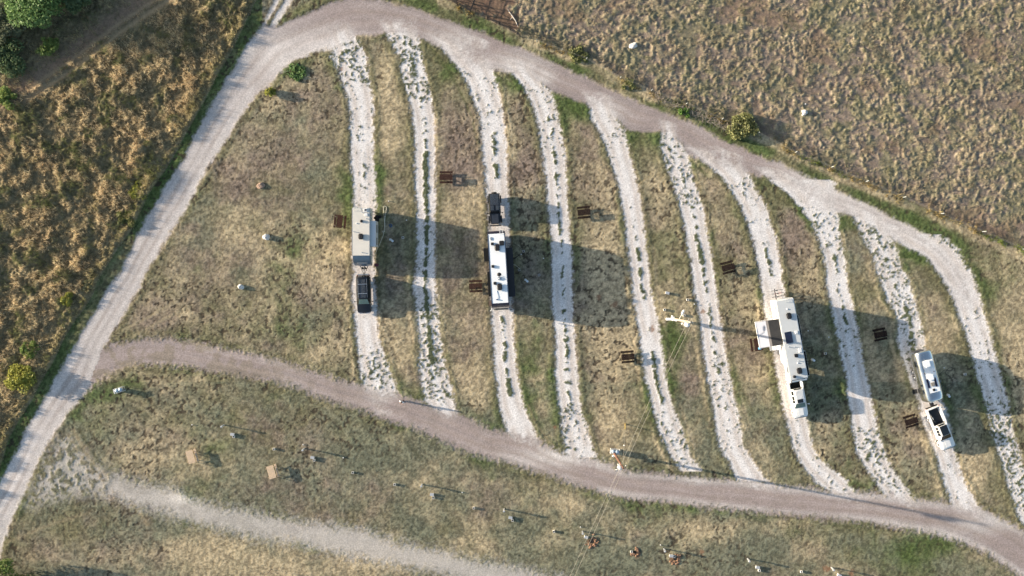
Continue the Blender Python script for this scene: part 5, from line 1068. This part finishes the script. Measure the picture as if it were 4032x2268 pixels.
hose('water_hose', [zz(x, y, 1860, 900) for x, y in [(1310, 1135), (1370, 1165), (1440, 1220), (1510, 1275)]], hosew, 'short white hose beside the motorhome slide-out', .02)
hose('black_cable', [(3500 + x / 4.55, 1340 + y / 4.55) for x, y in [(905, 615), (960, 560), (1010, 530), (1100, 545), (1150, 500), (1090, 480), (1010, 580), (1080, 640), (1140, 720), (1120, 790), (1040, 840), (980, 800), (960, 700), (900, 670)]], black, 'black cord in loose loops right of the silver trailer', .024, 'cable')
p = P(*zz(1595, 790)); c_ = MB()
for k in range(4): c_.torus((0, 0, .05 + .035 * k), .19 - .015 * (k % 2), .035, 'z', 24, 6)
o = c_.build('hose_coil', blue); o.location = (p.x, p.y, .03); tag(o, 'coiled blue hose on the shaded grass right of the cream trailer', 'hose')
def blobm(name, px, py, d, m, label, cat, rz=0, seed=1, bev=.05):
    p = P(px, py); bm = MB().box((0, 0, d[2] / 2), d, bev=bev, seg=3); r = random.Random(seed)
    for v in bm.bm.verts: v.co += Vector((r.uniform(-1, 1), r.uniform(-1, 1), r.uniform(-.5, .5))) * min(d) * .05
    o = bm.build(name, m); o.location = (p.x, p.y, .03); o.rotation_euler = (0, 0, D2R(rz)); return tag(o, label, cat)
sk = MB(); rr = random.Random(4)
for k in range(9): sk.ball((rr.uniform(-.35, .35), rr.uniform(-.3, .3), .08), (rr.uniform(.15, .3), rr.uniform(.15, .25), rr.uniform(.1, .22)), 10)
o = sk.build('black_heap', mat('matte_black', (.006, .006, .008), .9)); p = P(*zz(1180, 565)); o.location = (p.x, p.y, .02); tag(o, 'lumpy black heap beside the cream trailer slide-out', 'cover')  # near-black lumpy heap of overlapping balls
blobm('storage_box', *zz(1150, 1590 + 448 * 0 + 440 - 0)[:2], (.60, .42, .26), maroon, 'maroon storage box on the grass by the cream trailer nose', 'box', -6) if False else blobm('storage_box', 1340 + 1150 / 8.05, 970 + 592 / 8.05, (.60, .42, .26), maroon, 'maroon storage box on the grass by the cream trailer nose', 'box', -6)
p = P(2940 + 230 / 4.55, 1260 + 508 / 4.55, .76); bt = MB().box((0, 0, .09), (.42, .34, .18), bev=.05, seg=3).build('blue_tub', cyan); bt.location = (p.x, p.y, .765); tag(bt, 'glossy light blue tub on the picnic table by the awning', 'tub')
bg_ = MB().box((0, 0, .06), (.26, .10, .10), rz=.8, bev=.03).ball((-.16, -.06, .05), (.08, .10, .05), 8).build('small_bag', dark); p = P(1860 + 150 / 8.05, 1060 + 590 / 8.05, .76); bg_.location = (p.x, p.y, .765); tag(bg_, 'small dark bag on the picnic table left of the motorhome', 'bag')
# ================================================================== bushes and trees
def leafmat(name, c, v=.35):
    m = mat(name, c, .6, var=v, scale=1.6, spec=.3); n = m.node_tree; b = n.nodes['Principled BSDF']; tr = n.nodes.new('ShaderNodeBsdfTranslucent'); mx = n.nodes.new('ShaderNodeMixShader'); mx.inputs[0].default_value = .3
    src = b.inputs['Base Color'].links[0].from_socket; n.links.new(src, tr.inputs['Color']); n.links.new(b.outputs[0], mx.inputs[1]); n.links.new(tr.outputs[0], mx.inputs[2]); n.links.new(mx.outputs[0], n.nodes['Material Output'].inputs['Surface']); return m
def plant(name, label, cat, u, v, R, H, n, m, group=None, trunk=True, leaf=.16, h0=None, seed=1, pm=None, squash=1.0):
    p = U(u, v); t = thing(name, label, cat, (p.x, p.y, 0), 0, group); r = np.random.default_rng(seed)
    h0 = H * .35 if h0 is None else h0; nc = max(9, int(R * 18)); cc_ = []
    while len(cc_) < nc:
        q = r.uniform(-1, 1, 3)
        if (q ** 2).sum() < 1: cc_.append(q)
    cc_ = np.array(cc_); cen = np.stack([cc_[:, 0] * R * .95, cc_[:, 1] * R * .95 * squash, h0 + (H - h0) * (.5 + .42 * cc_[:, 2])], -1)
    rad = r.uniform(.14, .42, nc) * R; k = r.integers(0, nc, n); d = r.normal(size=(n, 3)); d /= np.linalg.norm(d, axis=1)[:, None]
    pos = cen[k] + d * (rad[k] * r.uniform(.45, 1.08, n) ** .5)[:, None] * np.array([1, 1, .8]); pos[:, 2] = np.maximum(pos[:, 2], .05)
    a = r.normal(size=(n, 3)); a /= np.linalg.norm(a, axis=1)[:, None]; b = np.cross(a, r.normal(size=(n, 3))); b /= np.linalg.norm(b, axis=1)[:, None]
    s = leaf * r.uniform(.6, 1.3, n)[:, None]; V = np.stack([pos - a * s, pos + b * s * .55, pos + a * s, pos - b * s * .55], 1).reshape(-1, 3)
    o = raw_mesh('crown', V, np.arange(4 * n).reshape(-1, 4), None, False, m); o.parent = t
    if trunk:
        tk = MB(); tr_ = pm or mat('bark', (.13, .10, .075), .9, var=.25, bump=.5)
        tk.tube([(0, 0, -.1), (.05 * R, .03 * R, h0 * .6), (0, 0, h0 + .2 * (H - h0))], [.06 * R + .03, .05 * R + .02, .03 * R + .01], 8)
        for q in range(6): e = cen[q]; tk.tube([(0, 0, h0 * .5), (e[0] * .4, e[1] * .4, h0 * .5 + (e[2] - h0 * .5) * .6), tuple(e)], [.03 * R + .01, .02 * R + .01, .008], 6)
        tk.build('trunk', tr_, t)
    return t
gr = leafmat('green_leaves', (.19, .30, .11)); grd = leafmat('dark_green_leaves', (.14, .195, .095)); yo = leafmat('straw_green_leaves', (.27, .28, .12)); yg = leafmat('yellow_green_leaves', (.40, .40, .10)); lg = leafmat('lime_leaves', (.23, .30, .09)); ol = leafmat('olive_leaves', (.24, .25, .10)); gg = leafmat('grey_green_leaves', (.22, .24, .15))
plant('green_tree', 'bright green tree, largest at the top left corner', 'tree', 118, 22, 3.9, 4.6, 15000, gr, 'trees in the meadow corner', seed=2, leaf=.17)
plant('green_tree', 'dark green tree right of the brightest tree at the top edge', 'tree', 205, -5, 2.6, 3.0, 7000, grd, 'trees in the meadow corner', seed=3)
plant('green_tree', 'dull grey-green tree cut by the left edge of the photo top', 'tree', 20, 60, 3.2, 2.4, 9000, gg, 'trees in the meadow corner', seed=4)
plant('bush', 'dark green bush at the left edge below the corner trees', 'bush', 25, 150, 2.6, 1.7, 6000, grd, 'meadow bushes', seed=5)
plant('bush', 'yellow-green bush just below the brightest corner tree', 'bush', 128, 118, 1.5, 1.2, 2600, lg, 'meadow bushes', seed=6)
plant('bush', 'small lime bush at the left edge above the dirt ruts', 'bush', 22, 250, 1.4, .9, 2000, lg, 'meadow bushes', seed=7)
plant('bush', 'yellow-green bush at the meadow rim, upper one beside the straight road', 'bush', 345, 482, 1.3, .36, 1500, yg, 'meadow bushes', seed=8, leaf=.2)
plant('bush', 'olive bush at the meadow rim below the upper yellow bush', 'bush', 318, 552, 1.3, .32, 2200, ol, 'meadow bushes', seed=9, leaf=.2)
plant('bush', 'yellow bush in the meadow level with the lowest white boulder', 'bush', 172, 752, 1.0, .8, 1800, yg, 'meadow bushes', seed=10)
plant('bush', 'lime bush in the meadow just above the road fork', 'bush', 80, 878, 1.3, .8, 2500, lg, 'meadow bushes', seed=11)
plant('bush', 'wide yellow-green bush in the meadow beside the road fork', 'bush', 60, 950, 2.0, 1.4, 3000, yg, 'meadow bushes', seed=12)
plant('bush', 'green bush beside the road opposite the road fork', 'bush', 224, 718, .8, .5, 1200, gg, 'meadow bushes', seed=33)
plant('bush', 'round yellow-green bush on the inner edge of the bend', 'bush', 682, 233, .75, .8, 1500, yg, 'lone bushes', seed=13)
plant('bush', 'low green bush at the tip of the wide left pitch', 'bush', 748, 182, 1.3, .18, 500, gr, 'lone bushes', seed=14, trunk=False, h0=.02)
plant('bush', 'broad yellow-green bush on the fence line, right of centre', 'bush', 1866, 324, 2.0, .85, 3600, yo, 'fence-line bushes', seed=15)
plant('bush', 'small bright green bush on the fence line above the fifth lane', 'bush', 1722, 283, .8, .5, 500, mat_ := leafmat('bright_weed_leaves', (.15, .27, .06)), 'fence-line bushes', seed=16)
plant('bush', 'low bright bush on the fence line nearest the upper bend', 'bush', 1455, 137, 1.4, .4, 900, yo, 'fence-line bushes', seed=17, trunk=False, h0=.02)
plant('bush', 'low green bush on the fence line between bend and fifth lane', 'bush', 1580, 214, 1.0, .35, 600, yo, 'fence-line bushes', seed=18, trunk=False, h0=.02)
plant('green_tree', 'bright green tree cut by the bottom left corner', 'tree', 18, 1462, 3.9, 4.4, 15000, lg, 'trees at the lower corner', seed=19, leaf=.17)
plant('green_tree', 'olive green tree right beside the bottom left corner tree', 'tree', 88, 1472, 2.2, 3.2, 5000, ol, 'trees at the lower corner', seed=20)
# bare sapling and the dry brush heap on the fence
p = U(682, 1432); t = thing('bare_sapling', 'leafless sapling standing near the lower edge left of centre', 'sapling', (p.x, p.y, 0)); rr = random.Random(9)
MB().tube([(0, 0, 0), (.02, -.03, 1.2), (-.02, .05, 2.6)], [.04, .03, .012], 6).build('trunk', mat('bark', (.13, .10, .075), .9), t); tw = MB()
for k in range(16):
    a = rr.uniform(0, 6.28); z = rr.uniform(.7, 2.3); l = rr.uniform(.4, .9); tw.tube([(0, 0, z), (math.cos(a) * l * .5, math.sin(a) * l * .5, z + .2), (math.cos(a) * l, math.sin(a) * l, z + .3)], [.012, .009, .005], 4)
tw.build('twigs', mat('bark', (.13, .10, .075), .9), t)
br = MB(); rr = random.Random(21)
for k in range(420):
    q = rr.random(); u = 1640 + (1850 - 1640) * q + rr.uniform(-9, 9); v = 243 + (333 - 243) * q + rr.uniform(-8, 6); p = U(u, v); a = rr.uniform(0, 6.28); l = rr.uniform(.3, .9); z = rr.uniform(.05, .5)
    br.tube([(p.x, p.y, z), (p.x + math.cos(a) * l * .5, p.y + math.sin(a) * l * .5, z + rr.uniform(-.05, .2)), (p.x + math.cos(a) * l, p.y + math.sin(a) * l, z)], .014, 3)
o = br.build('dry_brush', mat('grey_brush', (.34, .29, .24), .9)); o['kind'] = 'stuff'; o['label'] = 'tangle of dry grey brush caught along the wire fence'
# ================================================================== person
def skin(name, nodes, edges, m, parent, sub=2, root=0):
    me = bpy.data.meshes.new(name); me.from_pydata([n[0] for n in nodes], edges, []); me.materials.append(m)
    o = bpy.data.objects.new(name, me); C.objects.link(o); o.parent = parent
    md = o.modifiers.new('skin', 'SKIN'); md.use_smooth_shade = True
    if not me.skin_vertices: me.attributes  # created by the modifier
    sv = me.skin_vertices[0].data if me.skin_vertices else None
    if sv:
        for i, n in enumerate(nodes): r = n[1]; sv[i].radius = (r, r) if not hasattr(r, '__len__') else r; sv[i].use_root = (i == root)
    s = o.modifiers.new('sub', 'SUBSURF'); s.levels = sub; s.render_levels = sub; return o
pp = P(1586, 1578); t = thing('person', 'person in a white top and dark maroon trousers walking on the camp road', 'person', (pp.x, pp.y, .01), D2R(160))
N = [((0, 0, .98), .14), ((0, .0, 1.20), (.15, .11)), ((0, -.01, 1.42), (.17, .11)), ((0, 0, 1.53), .06), ((0, .02, 1.60), .075), ((0, .03, 1.70), (.085, .10)), ((0, .02, 1.78), .07)]
Ed = [(0, 1), (1, 2), (2, 3), (3, 4), (4, 5), (5, 6)]
def add(par, p, r): N.append((p, r)); Ed.append((par, len(N) - 1)); return len(N) - 1
for s in (-1, 1):
    a = add(0, (s * .10, .02, .86), .10); b = add(a, (s * .11, .06 * s, .50), .065); c = add(b, (s * .11, .02 + .10 * s - .06, .10), .045); add(c, (s * .12, .12 + .10 * s, .045), .04)
    a = add(2, (s * .21, -.01, 1.40), .065); b = add(a, (s * .31, -.02, 1.14), .048); c = add(b, (s * .20, .20, 1.08), .035); d = add(c, (s * .15, .28, 1.09), .032)
    for k in range(4): f = add(d, (s * (.14 - .022 * k + .02), .335, 1.10 - .01 * k), .011); add(f, (s * (.13 - .022 * k), .385 - .006 * k, 1.085), .009)
    f = add(d, (s * .11, .29, 1.12), .012); add(f, (s * .09, .33, 1.125), .010)
skinm = mat('skin_tone', (.42, .25, .18), .55, var=.06)
skin('body', N, Ed, skinm, t)
cloth = mat('white_cotton', (.76, .78, .80), .85, var=.05); maroonc = mat('dark_maroon_cloth', (.055, .018, .022), .9, var=.2); hairm = mat('dark_hair', (.030, .016, .012), .6, var=.2)
skin('shirt', [((0, 0, .93), (.185, .155)), ((0, 0, 1.2), (.185, .15)), ((0, -.01, 1.42), (.20, .145)), ((0, -.005, 1.50), .10), ((-.22, -.01, 1.40), .10), ((-.31, -.02, 1.16), .085), ((-.25, .10, 1.12), .07), ((.22, -.01, 1.40), .10), ((.31, -.02, 1.16), .085), ((.25, .10, 1.12), .07)], [(0, 1), (1, 2), (2, 3), (2, 4), (4, 5), (5, 6), (2, 7), (7, 8), (8, 9)], cloth, t)
skin('trousers', [((0, 0, 1.0), (.165, .14)), ((-.10, .02, .84), .125), ((-.11, -.06, .50), .09), ((-.11, -.14, .12), .075), ((.10, .02, .84), .125), ((.11, .06, .50), .09), ((.11, .06, .12), .075)], [(0, 1), (1, 2), (2, 3), (0, 4), (4, 5), (5, 6)], maroonc, t)
MB().ball((0, .0, 1.75), (.105, .118, .10), 16).ball((0, -.05, 1.68), (.095, .08, .10), 12).build('hair', hairm, t)
MB().box((-.12, .08, .04), (.10, .28, .08), bev=.03).box((.12, .16, .04), (.10, .28, .08), bev=.03).build('shoes', black, t)
MB().ball((0, .135, 1.69), (.014, .02, .02), 8).ball((-.085, .02, 1.69), (.015, .02, .03), 8).ball((.085, .02, 1.69), (.015, .02, .03), 8).build('face', skinm, t)
MB().ball((-.03, .118, 1.715), (.013, .008, .009), 8).ball((.03, .118, 1.715), (.013, .008, .009), 8).build('eyes', dark, t)
